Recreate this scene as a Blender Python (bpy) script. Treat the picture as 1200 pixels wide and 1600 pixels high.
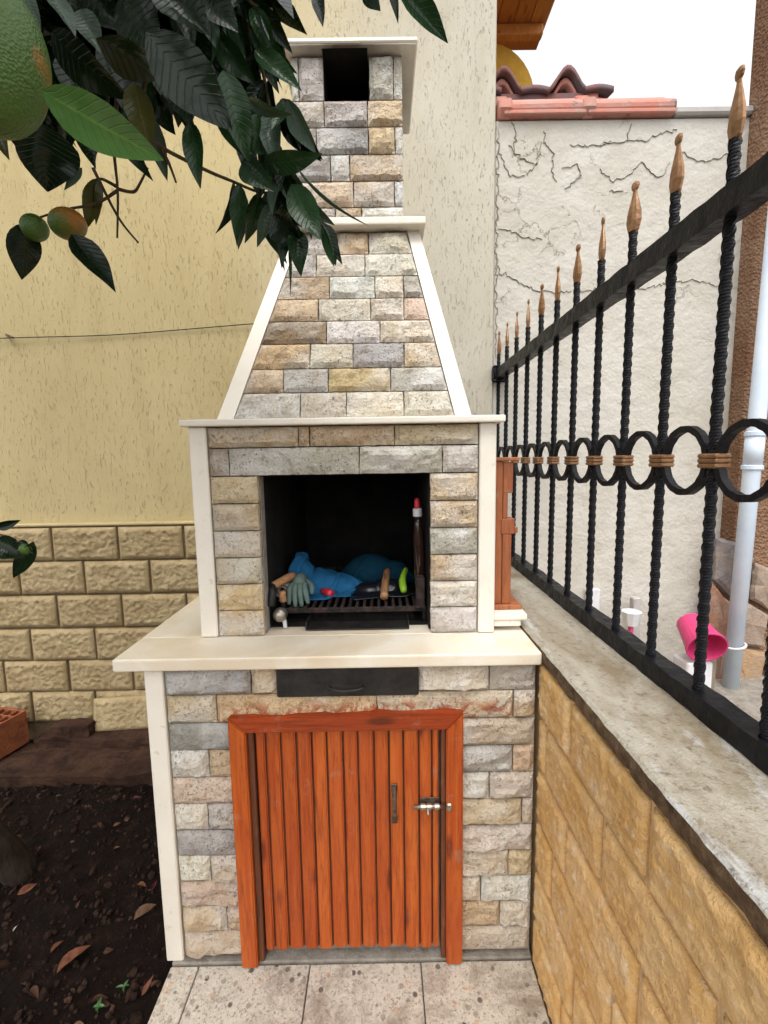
import bpy, bmesh, math, random
from mathutils import Vector, Matrix, noise
R = math.radians
random.seed(7)
for o in list(bpy.data.objects): bpy.data.objects.remove(o)
scene = bpy.context.scene
col = scene.collection

# measured tables, all in metres (camera stands at x=0 y=0 z=1.36, y runs towards the house wall)
CAM = [[0.999867, 0.016086, -0.002763], [-0.004591, 0.114707, -0.993389], [-0.015662, 0.993269, 0.114766]]
LENS = 21.1307
BASE = [(-0.563, -0.3434, 0.7684, 0.844, 'g'), (-0.3434, -0.276, 0.7684, 0.844, 'b'), (-0.563, -0.435, 0.6927, 0.7684, 'b'), (-0.435, -0.0228, 0.6927, 0.7684, 'o'), (-0.563, -0.385, 0.6171, 0.6927, 'g'), (-0.563, -0.4633, 0.5415, 0.6171, 'w'), (-0.4633, -0.385, 0.5415, 0.6171, 'b'), (-0.563, -0.385, 0.4658, 0.5415, 'p'), (-0.563, -0.475, 0.3902, 0.4658, 'c'), (-0.475, -0.385, 0.3902, 0.4658, 'l'), (-0.563, -0.385, 0.3145, 0.3902, 'g'), (-0.563, -0.4775, 0.2389, 0.3145, 'c'), (-0.4775, -0.385, 0.2389, 0.3145, 'p'), (-0.563, -0.385, 0.1633, 0.2389, 'p'), (-0.563, -0.4416, 0.0876, 0.1633, 'b'), (-0.4416, -0.385, 0.0876, 0.1633, 'b'), (-0.563, -0.385, 0.012, 0.0876, 'p'), (0.0834, 0.266, 0.7684, 0.844, 'c'), (0.266, 0.386, 0.7684, 0.844, 'l'), (-0.0228, 0.3286, 0.6927, 0.7684, 'b'), (0.3286, 0.386, 0.6927, 0.7684, 'b'), (0.183, 0.2159, 0.6171, 0.6927, 'l'), (0.183, 0.386, 0.6171, 0.6927, 'p'), (0.183, 0.3294, 0.5415, 0.6171, 'g'), (0.3294, 0.386, 0.5415, 0.6171, 'b'), (0.183, 0.2692, 0.4658, 0.5415, 'w'), (0.2692, 0.386, 0.4658, 0.5415, 'c'), (0.183, 0.3566, 0.3902, 0.4658, 'b'), (0.3566, 0.386, 0.3902, 0.4658, 'b'), (0.183, 0.2205, 0.3145, 0.3902, 'l'), (0.183, 0.386, 0.3145, 0.3902, 'c'), (0.183, 0.3226, 0.2389, 0.3145, 'c'), (0.3226, 0.386, 0.2389, 0.3145, 'b'), (0.183, 0.2494, 0.1633, 0.2389, 'c'), (0.2494, 0.386, 0.1633, 0.2389, 'w'), (0.183, 0.3016, 0.0876, 0.1633, 'b'), (0.3016, 0.386, 0.0876, 0.1633, 'c'), (0.183, 0.386, 0.012, 0.0876, 'p')]
BOX = [(-0.459, -0.2194, 1.3974, 1.452, 'b'), (-0.2194, -0.1903, 1.3974, 1.452, 'b'), (-0.1903, 0.0347, 1.3974, 1.452, 'b'), (0.0347, 0.257, 1.3974, 1.452, 'b'), (-0.459, -0.4061, 1.3229, 1.3974, 'd'), (-0.4061, -0.0601, 1.3229, 1.3974, 'l'), (-0.0601, 0.1615, 1.3229, 1.3974, 'l'), (0.1615, 0.257, 1.3229, 1.3974, 'l'), (-0.459, -0.333, 1.2491, 1.3229, 'b'), (0.128, 0.257, 1.2491, 1.3229, 'b'), (-0.459, -0.333, 1.1753, 1.2491, 'b'), (0.128, 0.257, 1.1753, 1.2491, 'b'), (-0.459, -0.333, 1.1015, 1.1753, 'b'), (0.128, 0.257, 1.1015, 1.1753, 'l'), (-0.459, -0.333, 1.0276, 1.1015, 'c'), (0.128, 0.257, 1.0276, 1.1015, 'b'), (-0.459, -0.333, 0.9538, 1.0276, 'o'), (0.128, 0.257, 0.9538, 1.0276, 'c'), (-0.459, -0.333, 0.88, 0.9538, 'o'), (0.128, 0.257, 0.88, 0.9538, 'w')]
HOOD = [[-0.2747, -0.2225, 0.5222, 0.5982, 'c', 'L'], [-0.2225, -0.1251, 0.5222, 0.5982, 'w', 'M'], [-0.1251, -0.0298, 0.5222, 0.5982, 'b', 'M'], [-0.0298, 0.0836, 0.5222, 0.5982, 'c', 'R'], [-0.2827, -0.1844, 0.4464, 0.5222, 'l', 'L'], [-0.1844, -0.0408, 0.4464, 0.5222, 'c', 'M'], [-0.0408, 0.1008, 0.4464, 0.5222, 'c', 'R'], [-0.3008, -0.1445, 0.3724, 0.4464, 'b', 'L'], [-0.1445, -0.0121, 0.3724, 0.4464, 'w', 'M'], [-0.0121, 0.0714, 0.3724, 0.4464, 'c', 'M'], [0.0714, 0.1169, 0.3724, 0.4464, 'l', 'R'], [-0.3217, -0.1761, 0.3002, 0.3724, 'b', 'L'], [-0.1761, -0.0251, 0.3002, 0.3724, 'c', 'M'], [-0.0251, 0.0709, 0.3002, 0.3724, 'c', 'M'], [0.0709, 0.1333, 0.3002, 0.3724, 'p', 'R'], [-0.3376, -0.1512, 0.2282, 0.3002, 'd', 'L'], [-0.1512, 0.0007, 0.2282, 0.3002, 'w', 'M'], [0.0007, 0.1453, 0.2282, 0.3002, 'c', 'R'], [-0.3554, -0.1969, 0.1514, 0.2282, 'o', 'L'], [-0.1969, -0.0763, 0.1514, 0.2282, 'c', 'M'], [-0.0763, 0.0671, 0.1514, 0.2282, 'g', 'M'], [0.0671, 0.1634, 0.1514, 0.2282, 'b', 'R'], [-0.376, -0.2699, 0.0793, 0.1514, 'b', 'L'], [-0.2699, -0.145, 0.0793, 0.1514, 'l', 'M'], [-0.145, 0.0283, 0.0793, 0.1514, 'o', 'M'], [0.0283, 0.1784, 0.0793, 0.1514, 'l', 'R'], [-0.3967, -0.221, 0.0042, 0.0793, 'w', 'L'], [-0.221, -0.0945, 0.0042, 0.0793, 'c', 'M'], [-0.0945, 0.0633, 0.0042, 0.0793, 'c', 'M'], [0.0633, 0.1974, 0.0042, 0.0793, 'c', 'R']]
HANG = 0.3271
CHIM = [(-0.243, -0.2215, 2.3899, 2.5394, 'w'), (-0.2215, -0.1493, 2.3899, 2.5394, 'l'), (-0.0193, 0.0512, 2.3899, 2.5394, 'l'), (0.0512, 0.077, 2.3899, 2.5394, 'l'), (-0.243, -0.1509, 2.3193, 2.3899, 'l'), (-0.1509, -0.0255, 2.3193, 2.3899, 'l'), (-0.0255, 0.077, 2.3193, 2.3899, 'b'), (-0.243, -0.1749, 2.2461, 2.3193, 'l'), (-0.1749, -0.0244, 2.2461, 2.3193, 'g'), (-0.0244, 0.0534, 2.2461, 2.3193, 'b'), (0.0534, 0.077, 2.2461, 2.3193, 'w'), (-0.243, -0.1366, 2.1737, 2.2461, 'g'), (-0.1366, -0.0803, 2.1737, 2.2461, 'w'), (-0.0803, 0.077, 2.1737, 2.2461, 'b'), (-0.243, -0.0707, 2.1021, 2.1737, 'p'), (-0.0707, 0.0502, 2.1021, 2.1737, 'p'), (0.0502, 0.077, 2.1021, 2.1737, 'w'), (-0.243, -0.1265, 2.0577, 2.1021, 'l'), (-0.1265, -0.0474, 2.0577, 2.1021, 'b'), (-0.0474, 0.077, 2.0577, 2.1021, 'w')]
LEAVES = [(-0.2284, 0.34, 1.6141, -0.1643, 0.37, 1.5866, 0.0389, 15, 'lime'), (-0.2873, 0.42, 1.6502, -0.2983, 0.44, 1.6057, 0.0552, -20, 'dark'), (-0.2503, 0.44, 1.6582, -0.2586, 0.44, 1.6292, 0.0377, 30, 'dark'), (-0.2719, 0.45, 1.6316, -0.2891, 0.45, 1.6116, 0.0103, 20, 'grey'), (-0.2435, 0.5, 1.7407, -0.2409, 0.52, 1.6893, 0.0329, 10, 'olive'), (-0.2869, 0.52, 1.7369, -0.2536, 0.52, 1.6662, 0.0267, 40, 'dark'), (-0.1909, 0.42, 1.7173, -0.1315, 0.45, 1.658, 0.0552, -15, 'dark'), (-0.255, 0.46, 1.7467, -0.1883, 0.51, 1.7464, 0.0559, 35, 'dark'), (-0.2333, 0.62, 1.786, -0.2262, 0.62, 1.7082, 0.0319, 15, 'green'), (-0.2618, 0.6, 1.7904, -0.2511, 0.61, 1.7649, 0.0274, 20, 'dark'), (-0.1685, 0.55, 1.789, -0.1501, 0.57, 1.7099, 0.0409, -15, 'green'), (-0.1446, 0.6, 1.7798, -0.156, 0.6, 1.7384, 0.0257, 30, 'green'), (-0.151, 0.58, 1.781, -0.1062, 0.56, 1.7461, 0.0199, 20, 'grey'), (-0.1467, 0.6, 1.8948, -0.1173, 0.6, 1.8356, 0.0257, -20, 'green'), (-0.1373, 0.62, 1.9153, -0.1092, 0.64, 1.8782, 0.0213, 25, 'dark'), (-0.1443, 0.6, 1.8497, -0.0896, 0.6, 1.7975, 0.0326, -25, 'green'), (-0.1082, 0.6, 1.7956, -0.073, 0.6, 1.7344, 0.0291, 40, 'grey'), (-0.1184, 0.62, 1.8066, -0.0963, 0.62, 1.7531, 0.0266, -40, 'grey'), (-0.1441, 0.62, 1.7358, -0.0752, 0.59, 1.7182, 0.0337, 25, 'green'), (-0.1716, 0.62, 1.7377, -0.1343, 0.6, 1.6973, 0.0372, 10, 'green'), (-0.1818, 0.64, 1.7234, -0.1868, 0.64, 1.6448, 0.0329, 20, 'green'), (-0.1613, 0.66, 1.7207, -0.1413, 0.66, 1.6372, 0.0302, 45, 'green'), (-0.1384, 0.66, 1.747, -0.106, 0.66, 1.6832, 0.0528, -20, 'dark'), (-0.1101, 0.62, 1.7112, -0.0715, 0.6, 1.6324, 0.0443, 10, 'green'), (-0.138, 0.64, 1.6858, -0.1055, 0.64, 1.6461, 0.0512, 20, 'dark'), (-0.1099, 0.64, 1.6671, -0.1051, 0.64, 1.6104, 0.0329, -10, 'green'), (-0.1226, 0.66, 1.6627, -0.1168, 0.66, 1.5861, 0.0132, 60, 'green'), (-0.1002, 0.6, 1.7217, -0.0298, 0.57, 1.6226, 0.0111, 70, 'grey'), (-0.0725, 0.62, 1.6617, -0.0532, 0.6, 1.601, 0.0151, 50, 'green'), (-0.1374, 0.64, 1.8511, -0.1327, 0.64, 1.7693, 0.0219, 50, 'dark'), (-0.1355, 0.66, 1.8121, -0.1324, 0.66, 1.7243, 0.017, 60, 'dark'), (-0.0571, 0.5, 1.8257, -0.0508, 0.5, 1.7856, 0.0157, 20, 'dark'), (-0.0124, 0.5, 1.8252, 0.0073, 0.5, 1.8008, 0.0186, 30, 'dark'), (0.0085, 0.5, 1.8333, 0.0257, 0.5, 1.7995, 0.0157, -30, 'dark'), (0.0176, 0.42, 1.7528, 0.0628, 0.44, 1.7212, 0.024, -20, 'green'), (-0.3107, 0.45, 1.7796, -0.2998, 0.45, 1.7481, 0.018, 20, 'grey'), (-0.3073, 0.48, 1.8073, -0.2854, 0.48, 1.7659, 0.0274, -30, 'grey'), (-0.2907, 0.5, 1.806, -0.2723, 0.5, 1.763, 0.03, 10, 'grey'), (-0.321, 0.5, 1.7865, -0.2695, 0.52, 1.7366, 0.05, 25, 'dark'), (-0.2734, 0.55, 1.8654, -0.236, 0.55, 1.8089, 0.0629, 10, 'dark'), (-0.2276, 0.55, 1.8772, -0.1793, 0.55, 1.8208, 0.0629, -10, 'dark'), (-0.1897, 0.55, 1.8768, -0.1496, 0.55, 1.8268, 0.044, 15, 'dark'), (-0.3257, 0.42, 1.6556, -0.3179, 0.42, 1.624, 0.018, 10, 'olive'), (-0.2004, 0.6, 1.8833, -0.1915, 0.6, 1.8544, 0.0171, 15, 'grey'), (-0.2209, 0.62, 1.8562, -0.1928, 0.62, 1.8206, 0.0248, -20, 'grey'), (-0.1942, 0.62, 1.8794, -0.1533, 0.62, 1.8288, 0.0354, 20, 'green'), (-0.2962, 0.56, 1.8306, -0.2709, 0.56, 1.7455, 0.048, 0, 'dark'), (-0.3401, 0.56, 1.8183, -0.318, 0.56, 1.7461, 0.048, 10, 'dark'), (-0.247, 0.6, 1.8358, -0.2247, 0.6, 1.7651, 0.0429, 10, 'dark'), (-0.2325, 0.64, 1.9038, -0.1948, 0.64, 1.8518, 0.0421, 0, 'dark'), (-0.4118, 0.72, 1.7803, -0.4385, 0.72, 1.7151, 0.0309, 20, 'olive'), (-0.4159, 0.72, 1.7769, -0.4368, 0.74, 1.7266, 0.0226, -40, 'olive'), (-0.5239, 0.72, 1.7198, -0.5552, 0.74, 1.6471, 0.0514, 10, 'dark'), (-0.446, 0.7, 1.6933, -0.4031, 0.72, 1.6143, 0.052, -15, 'dark'), (-0.7799, 0.9, 1.2376, -0.7257, 0.9, 1.2523, 0.0231, 20, 'dark'), (-0.7787, 0.9, 1.2141, -0.7303, 0.9, 1.1739, 0.0591, 30, 'dark'), (-0.706, 0.9, 1.2077, -0.7562, 0.9, 1.1265, 0.0386, -20, 'dark'), (-0.7342, 0.9, 1.2095, -0.7048, 0.9, 1.1827, 0.0257, 10, 'dark'), (-0.1794, 0.66, 1.9537, -0.148, 0.66, 1.9122, 0.0283, 10, 'dark'), (-0.1773, 0.6, 1.9167, -0.1184, 0.6, 1.8823, 0.0343, 10, 'dark'), (-0.3665, 0.5, 1.832, -0.3319, 0.5, 1.8036, 0.05, 0, 'dark'), (-0.352, 0.58, 1.9131, -0.291, 0.58, 1.8604, 0.0663, 0, 'dark'), (-0.1724, 0.66, 1.9275, -0.1413, 0.66, 1.8741, 0.0283, -30, 'green'), (-0.1862, 0.64, 1.8591, -0.1473, 0.64, 1.8137, 0.0311, 15, 'dark'), (-0.1925, 0.68, 1.8264, -0.1683, 0.68, 1.7441, 0.033, -15, 'dark'), (-0.1325, 0.68, 1.785, -0.1149, 0.68, 1.7351, 0.0291, 20, 'dark'), (-0.2112, 0.66, 1.8364, -0.1871, 0.66, 1.7748, 0.0321, 25, 'green'), (-0.1077, 0.68, 1.735, -0.0936, 0.68, 1.674, 0.0291, -30, 'dark'), (-0.1593, 0.69, 1.7412, -0.1321, 0.69, 1.6722, 0.0394, 5, 'dark')]
TWIGS = [[(-0.3127, 0.6, 1.8016), (-0.3535, 0.66, 1.7833), (-0.3744, 0.7, 1.7495), (-0.3914, 0.72, 1.6965)], [(-0.3752, 0.7, 1.7512), (-0.4187, 0.72, 1.7451), (-0.467, 0.72, 1.7369), (-0.511, 0.72, 1.725)], [(-0.3957, 0.68, 1.7703), (-0.3871, 0.72, 1.7251), (-0.3603, 0.72, 1.6897)], [(-0.375, 0.7, 1.7538), (-0.3574, 0.71, 1.7548), (-0.3472, 0.71, 1.7651), (-0.3334, 0.71, 1.7874)], [(-0.3748, 0.7, 1.7564), (-0.4063, 0.72, 1.7785), (-0.4159, 0.72, 1.7769)], [(-0.2908, 0.6, 1.7659), (-0.2724, 0.62, 1.7569), (-0.2262, 0.64, 1.7419), (-0.1952, 0.66, 1.7381), (-0.1611, 0.66, 1.7247), (-0.1306, 0.66, 1.7243)], [(-0.2725, 0.62, 1.7554), (-0.2676, 0.63, 1.7419), (-0.2608, 0.63, 1.7211)], [(-0.1612, 0.62, 1.9072), (-0.1407, 0.62, 1.8431), (-0.1335, 0.63, 1.7916), (-0.1251, 0.64, 1.7523), (-0.1095, 0.65, 1.7265)], [(-0.1335, 0.63, 1.7916), (-0.1164, 0.61, 1.8008), (-0.107, 0.61, 1.7992)], [(-0.2442, 0.58, 1.899), (-0.2679, 0.6, 1.8636), (-0.2803, 0.6, 1.8012), (-0.2908, 0.6, 1.7659)], [(-0.2442, 0.58, 1.899), (-0.3075, 0.6, 1.864), (-0.3127, 0.6, 1.8016)], [(-0.2442, 0.58, 1.899), (-0.1935, 0.6, 1.8967), (-0.1612, 0.62, 1.9072)], [(-0.155, 0.6, 1.9098), (-0.1405, 0.6, 1.8961), (-0.1258, 0.62, 1.9103)], [(-0.1251, 0.64, 1.7523), (-0.1262, 0.66, 1.6628)], [(-0.1095, 0.65, 1.7265), (-0.0736, 0.63, 1.6665)], [(-0.8285, 0.92, 1.2141), (-0.7798, 0.91, 1.2216), (-0.7346, 0.9, 1.2055)], [(-0.2862, 0.36, 1.6636), (-0.2832, 0.4, 1.7375)], [(-0.2442, 0.58, 1.899), (-0.3749, 0.62, 1.9649)], [(-0.155, 0.6, 1.9098), (-0.073, 0.56, 1.9034), (0.0349, 0.5, 1.8441)]]
FRUIT = [(-0.2707, 0.36, 1.6478, 0.031, 0.048), (-0.5132, 0.72, 1.7125, 0.0185, 0.0185), (-0.4567, 0.71, 1.7122, 0.025, 0.0205), (-0.7231, 0.9, 1.1922, 0.012, 0.012)]
FLAGS = [([(1.6169, 0.956), (1.7044, 0.9452), (1.798, 0.8585), (1.7875, 0.7537), (1.7131, 0.6585), (1.6119, 0.7566)], 'g'), ([(1.6041, 0.7344), (1.7053, 0.6359), (1.7414, 0.4456), (1.6984, 0.38), (1.5916, 0.4976)], 'r'), ([(1.812, 0.8393), (1.9102, 0.7836), (1.9274, 0.5801), (1.8013, 0.657), (1.8, 0.7535)], 'b'), ([(1.7975, 0.6246), (1.8905, 0.5677), (1.8849, 0.4033), (1.749, 0.4289), (1.7387, 0.6094)], 'b'), ([(1.7444, 0.4058), (1.8934, 0.3766), (1.8815, 0.0452), (1.7559, 0.075), (1.7168, 0.3464)], 'o'), ([(1.5932, 0.4746), (1.6966, 0.3601), (1.7429, 0.0752), (1.6044, 0.112)], 'r'), ([(1.9062, 0.3763), (2.0022, 0.3746), (2.0318, 0.0355), (1.9016, 0.0379)], 'b')]
DEAD = [(-1.216, 1.327, 0.061, 'r', 40), (-1.505, 1.871, 0.037, 'b', 10), (-1.415, 1.889, 0.034, 'b', 60), (-1.41, 1.771, 0.031, 'b', 20), (-1.059, 1.734, 0.034, 'p', 0), (-1.0, 1.494, 0.024, 'b', 30), (-0.835, 1.348, 0.048, 'r', -20), (-0.787, 1.238, 0.077, 'b', 35), (-0.923, 1.098, 0.102, 'r', 60), (-0.978, 1.15, 0.044, 'r', 70), (-0.771, 1.318, 0.031, 'p', 80), (-0.796, 0.974, 0.041, 'b', 0), (-0.644, 1.058, 0.034, 'b', 45), (-1.126, 1.2, 0.017, 'w', 80), (-0.654, 1.034, 0.048, 'r', 60), (-0.783, 1.024, 0.051, 'd', 15), (-0.966, 1.056, 0.058, 'd', -30), (-0.977, 1.263, 0.041, 'd', 100), (-1.28, 1.506, 0.044, 'd', -60), (-0.827, 1.149, 0.037, 'd', 10)]
WEED = [[-0.756, 1.009], [-0.714, 1.054]]
CROWN = [(-0.4814, 0.7, 1.9891), (-0.4514, 0.75, 2.0164), (-0.3809, 0.72, 1.965), (-0.3377, 0.75, 2.0151), (-0.2803, 0.75, 2.0229), (-0.2227, 0.72, 2.0121), (-0.4429, 0.7, 1.933), (-0.4276, 0.75, 1.9648), (-0.3884, 0.8, 2.0861), (-0.5673, 0.8, 2.1061)]
CRACKS = [[(0.558, 2.8471), (0.558, 2.785), (0.558, 2.7002), (0.558, 2.5957), (0.558, 2.5089), (0.558, 2.4246), (0.558, 2.3135), (0.558, 2.1958), (0.558, 2.0788), (0.558, 1.9612), (0.558, 1.8412)], [(0.558, 2.7956), (0.5703, 2.7625), (0.5951, 2.6883), (0.6164, 2.6577), (0.6847, 2.6624)], [(0.558, 2.4356), (0.6202, 2.4232), (0.6812, 2.3884), (0.772, 2.3815)], [(0.7724, 2.844), (0.7616, 2.8035), (0.8189, 2.7593), (0.8063, 2.6773), (0.8344, 2.6328)], [(0.6053, 2.7947), (0.6745, 2.7311), (0.7432, 2.7083)], [(1.0221, 2.7893), (1.069, 2.7996), (1.1696, 2.7983), (1.2373, 2.8029), (1.3038, 2.8319), (1.3826, 2.8471)], [(1.0261, 2.6855), (1.094, 2.6294), (1.1643, 2.6561), (1.2211, 2.7131), (1.2684, 2.6603), (1.3257, 2.6485), (1.3579, 2.7114)], [(1.412, 2.7517), (1.4948, 2.7096), (1.5625, 2.7197), (1.6292, 2.7435)], [(0.8566, 2.6876), (0.9243, 2.706), (0.944, 2.6535), (0.8711, 2.6019)], [(0.558, 2.3103), (0.5718, 2.2209), (0.6021, 2.2321), (0.6854, 2.1759), (0.8024, 2.1423), (0.9185, 2.1494)], [(0.9552, 2.1489), (1.1079, 2.1584), (1.2703, 2.1561), (1.4218, 2.1831), (1.5041, 2.1877), (1.6221, 2.1628)], [(0.886, 2.7911), (1.0134, 2.784), (1.0806, 2.8049)], [(1.0778, 2.5881), (1.1466, 2.5872)], [(0.6214, 2.8917), (0.6402, 2.824), (0.6296, 2.7563)], [(1.1661, 2.8714), (1.1548, 2.7985)], [(0.6847, 2.6624), (0.7286, 2.6948), (0.7616, 2.8035)]]
PIPE = [(1.6575, 2.05, 0.2113), (1.7055, 2.05, 2.4131)]


# ------------------------------------------------------------------ camera
cd = bpy.data.cameras.new('camera'); cam = bpy.data.objects.new('camera', cd); col.objects.link(cam)
cd.sensor_fit = 'HORIZONTAL'; cd.sensor_width = 36; cd.lens = LENS; cd.clip_start = .02; cd.clip_end = 500
cam.matrix_world = Matrix.Translation((0, 0, 1.36)) @ Matrix(CAM).to_4x4()
scene.camera = cam
# ------------------------------------------------------------------ sky and sun
SUN_EL, SUN_ROT = R(64), R(190)
w = bpy.data.worlds.new('World'); scene.world = w; w.use_nodes = True
wn, wl = w.node_tree.nodes, w.node_tree.links
sky = wn.new('ShaderNodeTexSky'); sky.sky_type = 'NISHITA'; sky.sun_disc = False
sky.sun_elevation = SUN_EL; sky.sun_rotation = SUN_ROT; sky.air_density = 1.0; sky.dust_density = 3.0; sky.ozone_density = 1.0
hs = wn.new('ShaderNodeHueSaturation'); hs.inputs['Saturation'].default_value = .06
bg = wn['Background']; bg.inputs['Strength'].default_value = .15
wl.new(sky.outputs[0], hs.inputs['Color']); wl.new(hs.outputs[0], bg.inputs['Color'])
sd = bpy.data.lights.new('sun', 'SUN'); sd.energy = .5; sd.angle = R(30); sd.color = (1, .95, .86)
sun = bpy.data.objects.new('sun', sd); col.objects.link(sun)
sv = Vector((math.sin(SUN_ROT)*math.cos(SUN_EL), math.cos(SUN_ROT)*math.cos(SUN_EL), math.sin(SUN_EL)))
sun.rotation_euler = sv.to_track_quat('Z', 'Y').to_euler()
vs = scene.view_settings
vs.view_transform = 'Standard'; vs.look = 'None'; vs.exposure = 1.4; vs.gamma = 1; vs.use_curve_mapping = False

# ------------------------------------------------------------------ material helpers
class Mat:
    def __init__(s, name, rough=.7, metal=0, spec=.5):
        s.m = bpy.data.materials.new(name); s.m.use_nodes = True
        s.n = s.m.node_tree.nodes; s.l = s.m.node_tree.links; s.b = s.n['Principled BSDF']
        s.b.inputs['Roughness'].default_value = rough; s.b.inputs['Metallic'].default_value = metal
        s.b.inputs['Specular IOR Level'].default_value = spec
        s._oc = None
    def new(s, t, **kw):
        n = s.n.new(t)
        for k, v in kw.items(): setattr(n, k, v)
        return n
    def put(s, sock, v):
        if isinstance(v, bpy.types.NodeSocket): s.l.new(v, sock)
        elif isinstance(v, (tuple, list)) and len(v) == 3 and sock.type == 'RGBA': sock.default_value = (*v, 1)
        else: sock.default_value = v
    def coords(s, scale=(1, 1, 1), rnd=True):
        tc = s.new('ShaderNodeTexCoord'); out = tc.outputs['Object']
        if rnd:
            oi = s.new('ShaderNodeObjectInfo'); mm = s.new('ShaderNodeVectorMath', operation='SCALE')
            mm.inputs[0].default_value = (13, 7, 29); s.l.new(oi.outputs['Random'], mm.inputs['Scale'])
            ad = s.new('ShaderNodeVectorMath', operation='ADD'); s.l.new(out, ad.inputs[0]); s.l.new(mm.outputs[0], ad.inputs[1]); out = ad.outputs[0]
        if scale != (1, 1, 1):
            mp = s.new('ShaderNodeVectorMath', operation='MULTIPLY'); s.l.new(out, mp.inputs[0]); mp.inputs[1].default_value = scale; out = mp.outputs[0]
        return out
    def noise(s, vec, scale, detail=6, rough=.6, dist=0):
        n = s.new('ShaderNodeTexNoise'); s.l.new(vec, n.inputs['Vector'])
        n.inputs['Scale'].default_value = scale; n.inputs['Detail'].default_value = detail
        n.inputs['Roughness'].default_value = rough; n.inputs['Distortion'].default_value = dist
        return n.outputs['Fac']
    def voro(s, vec, scale, feature='F1', out='Distance', rnd=1):
        n = s.new('ShaderNodeTexVoronoi', feature=feature); s.l.new(vec, n.inputs['Vector'])
        n.inputs['Scale'].default_value = scale; n.inputs['Randomness'].default_value = rnd
        return n.outputs[out]
    def ramp(s, fac, *stops, interp='LINEAR'):
        n = s.new('ShaderNodeValToRGB'); n.color_ramp.interpolation = interp; e = n.color_ramp.elements
        while len(e) < len(stops): e.new(.5)
        for el, (p, c) in zip(e, stops):
            el.position = p; el.color = (*c, 1) if isinstance(c, (tuple, list)) else (c, c, c, 1)
        s.l.new(fac, n.inputs[0]); return n.outputs[0]
    def mix(s, fac, a, b, blend='MIX'):
        n = s.new('ShaderNodeMix', data_type='RGBA', blend_type=blend)
        s.put(n.inputs[0], fac); s.put(n.inputs[6], a); s.put(n.inputs[7], b); return n.outputs[2]
    def math(s, op, a, b=0, c=0):
        n = s.new('ShaderNodeMath', operation=op)
        for i, v in enumerate((a, b, c)): s.put(n.inputs[i], v)
        return n.outputs[0]
    def objcol(s):
        return s.new('ShaderNodeObjectInfo').outputs['Color']
    def objrnd(s):
        return s.new('ShaderNodeObjectInfo').outputs['Random']
    def sep(s, vec):
        n = s.new('ShaderNodeSeparateXYZ'); s.l.new(vec, n.inputs[0]); return n.outputs
    def col(s, c): s.put(s.b.inputs['Base Color'], c)
    def rough(s, c): s.put(s.b.inputs['Roughness'], c)
    def bump(s, *hs, strength=1):
        prev = None
        for h, d in hs:
            n = s.new('ShaderNodeBump'); n.inputs['Strength'].default_value = strength; n.inputs['Distance'].default_value = d
            s.l.new(h, n.inputs['Height'])
            if prev: s.l.new(prev, n.inputs['Normal'])
            prev = n.outputs[0]
        s.l.new(prev, s.b.inputs['Normal'])

MT = {}
# split travertine
a = Mat('split_stone', .85, spec=.3); v = a.coords()
n1 = a.noise(v, 14, 5, .65, .6); n2 = a.noise(v, 55, 6, .7); n3 = a.noise(v, 160, 4, .7)
c = a.mix(a.ramp(n1, (.38, 0), (.64, .7)), a.objcol(), a.mix(1, a.objcol(), (.78, .69, .58), 'MULTIPLY'))
c = a.mix(a.ramp(a.noise(v, 5, 3, .5, .4), (.5, 0), (.66, .7)), c, (.74, .71, .66))
c = a.mix(a.ramp(n2, (.55, 0), (.68, .75)), c, a.mix(1, a.objcol(), (.45, .35, .26), 'MULTIPLY'))
c = a.mix(a.math('MULTIPLY', a.ramp(a.noise(v, 130, 4, .8), (.55, 0), (.63, .9)), a.ramp(a.noise(v, 12, 3, .6), (.40, .15), (.62, 1))), c, (.085, .065, .05))
c = a.mix(a.ramp(a.noise(v, 9, 5, .75, 1.2), (.60, 0), (.72, .55)), c, (.22, .15, .09))
a.col(c); a.bump((n1, .012), (n2, .011), (n3, .005), strength=1); MT['stone'] = a.m
b_ = a
sm = a.m.copy(); sm.name = 'split_stone_smeared'; b2 = object.__new__(Mat); b2.m = sm; b2.n = sm.node_tree.nodes; b2.l = sm.node_tree.links; b2.b = b2.n['Principled BSDF']
lc = b2.coords(rnd=False); lz = b2.sep(lc)[2]; old = b2.b.inputs['Base Color'].links[0].from_socket
sf = b2.math('MULTIPLY', b2.ramp(b2.noise(lc, 28, 5, .7, .5), (.48, 0), (.56, 1)), b2.ramp(b2.math('ADD', lz, b2.math('MULTIPLY', b2.noise(lc, 16), .05)), (.026, 1), (.050, 0)))
b2.col(b2.mix(b2.math('MULTIPLY', sf, .8), old, (.40, .085, .02))); MT['stone_smear'] = sm
# marble
a = Mat('cream_marble', .38, spec=.5); v = a.coords()
c = a.mix(a.ramp(a.noise(v, 6, 6, .6, 1), (.4, 0), (.7, .7)), (.74, .68, .575), (.66, .57, .43))
c = a.mix(a.ramp(a.noise(v, 2.2, 4, .6, .8), (.47, 0), (.70, .75)), c, (.58, .43, .25))
c = a.mix(a.ramp(a.noise(v, 90, 4, .7), (.64, 0), (.72, .5)), c, (.42, .33, .24))
a.col(c); a.rough(a.ramp(a.noise(v, 12), (.3, .3), (.7, .6))); a.bump((a.noise(v, 120), .0012), strength=.5); MT['marble'] = a.m
a = Mat('white_marble', .42, spec=.5); v = a.coords()
c = a.mix(a.ramp(a.noise(v, 5, 6, .6, 1), (.4, 0), (.7, .6)), (.76, .71, .62), (.67, .60, .49))
c = a.mix(a.ramp(a.noise(v, 40, 4, .7, .5), (.62, 0), (.74, .55)), c, (.45, .37, .27))
a.col(c); a.bump((a.noise(v, 120), .0012), strength=.5); MT['marble2'] = a.m
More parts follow.
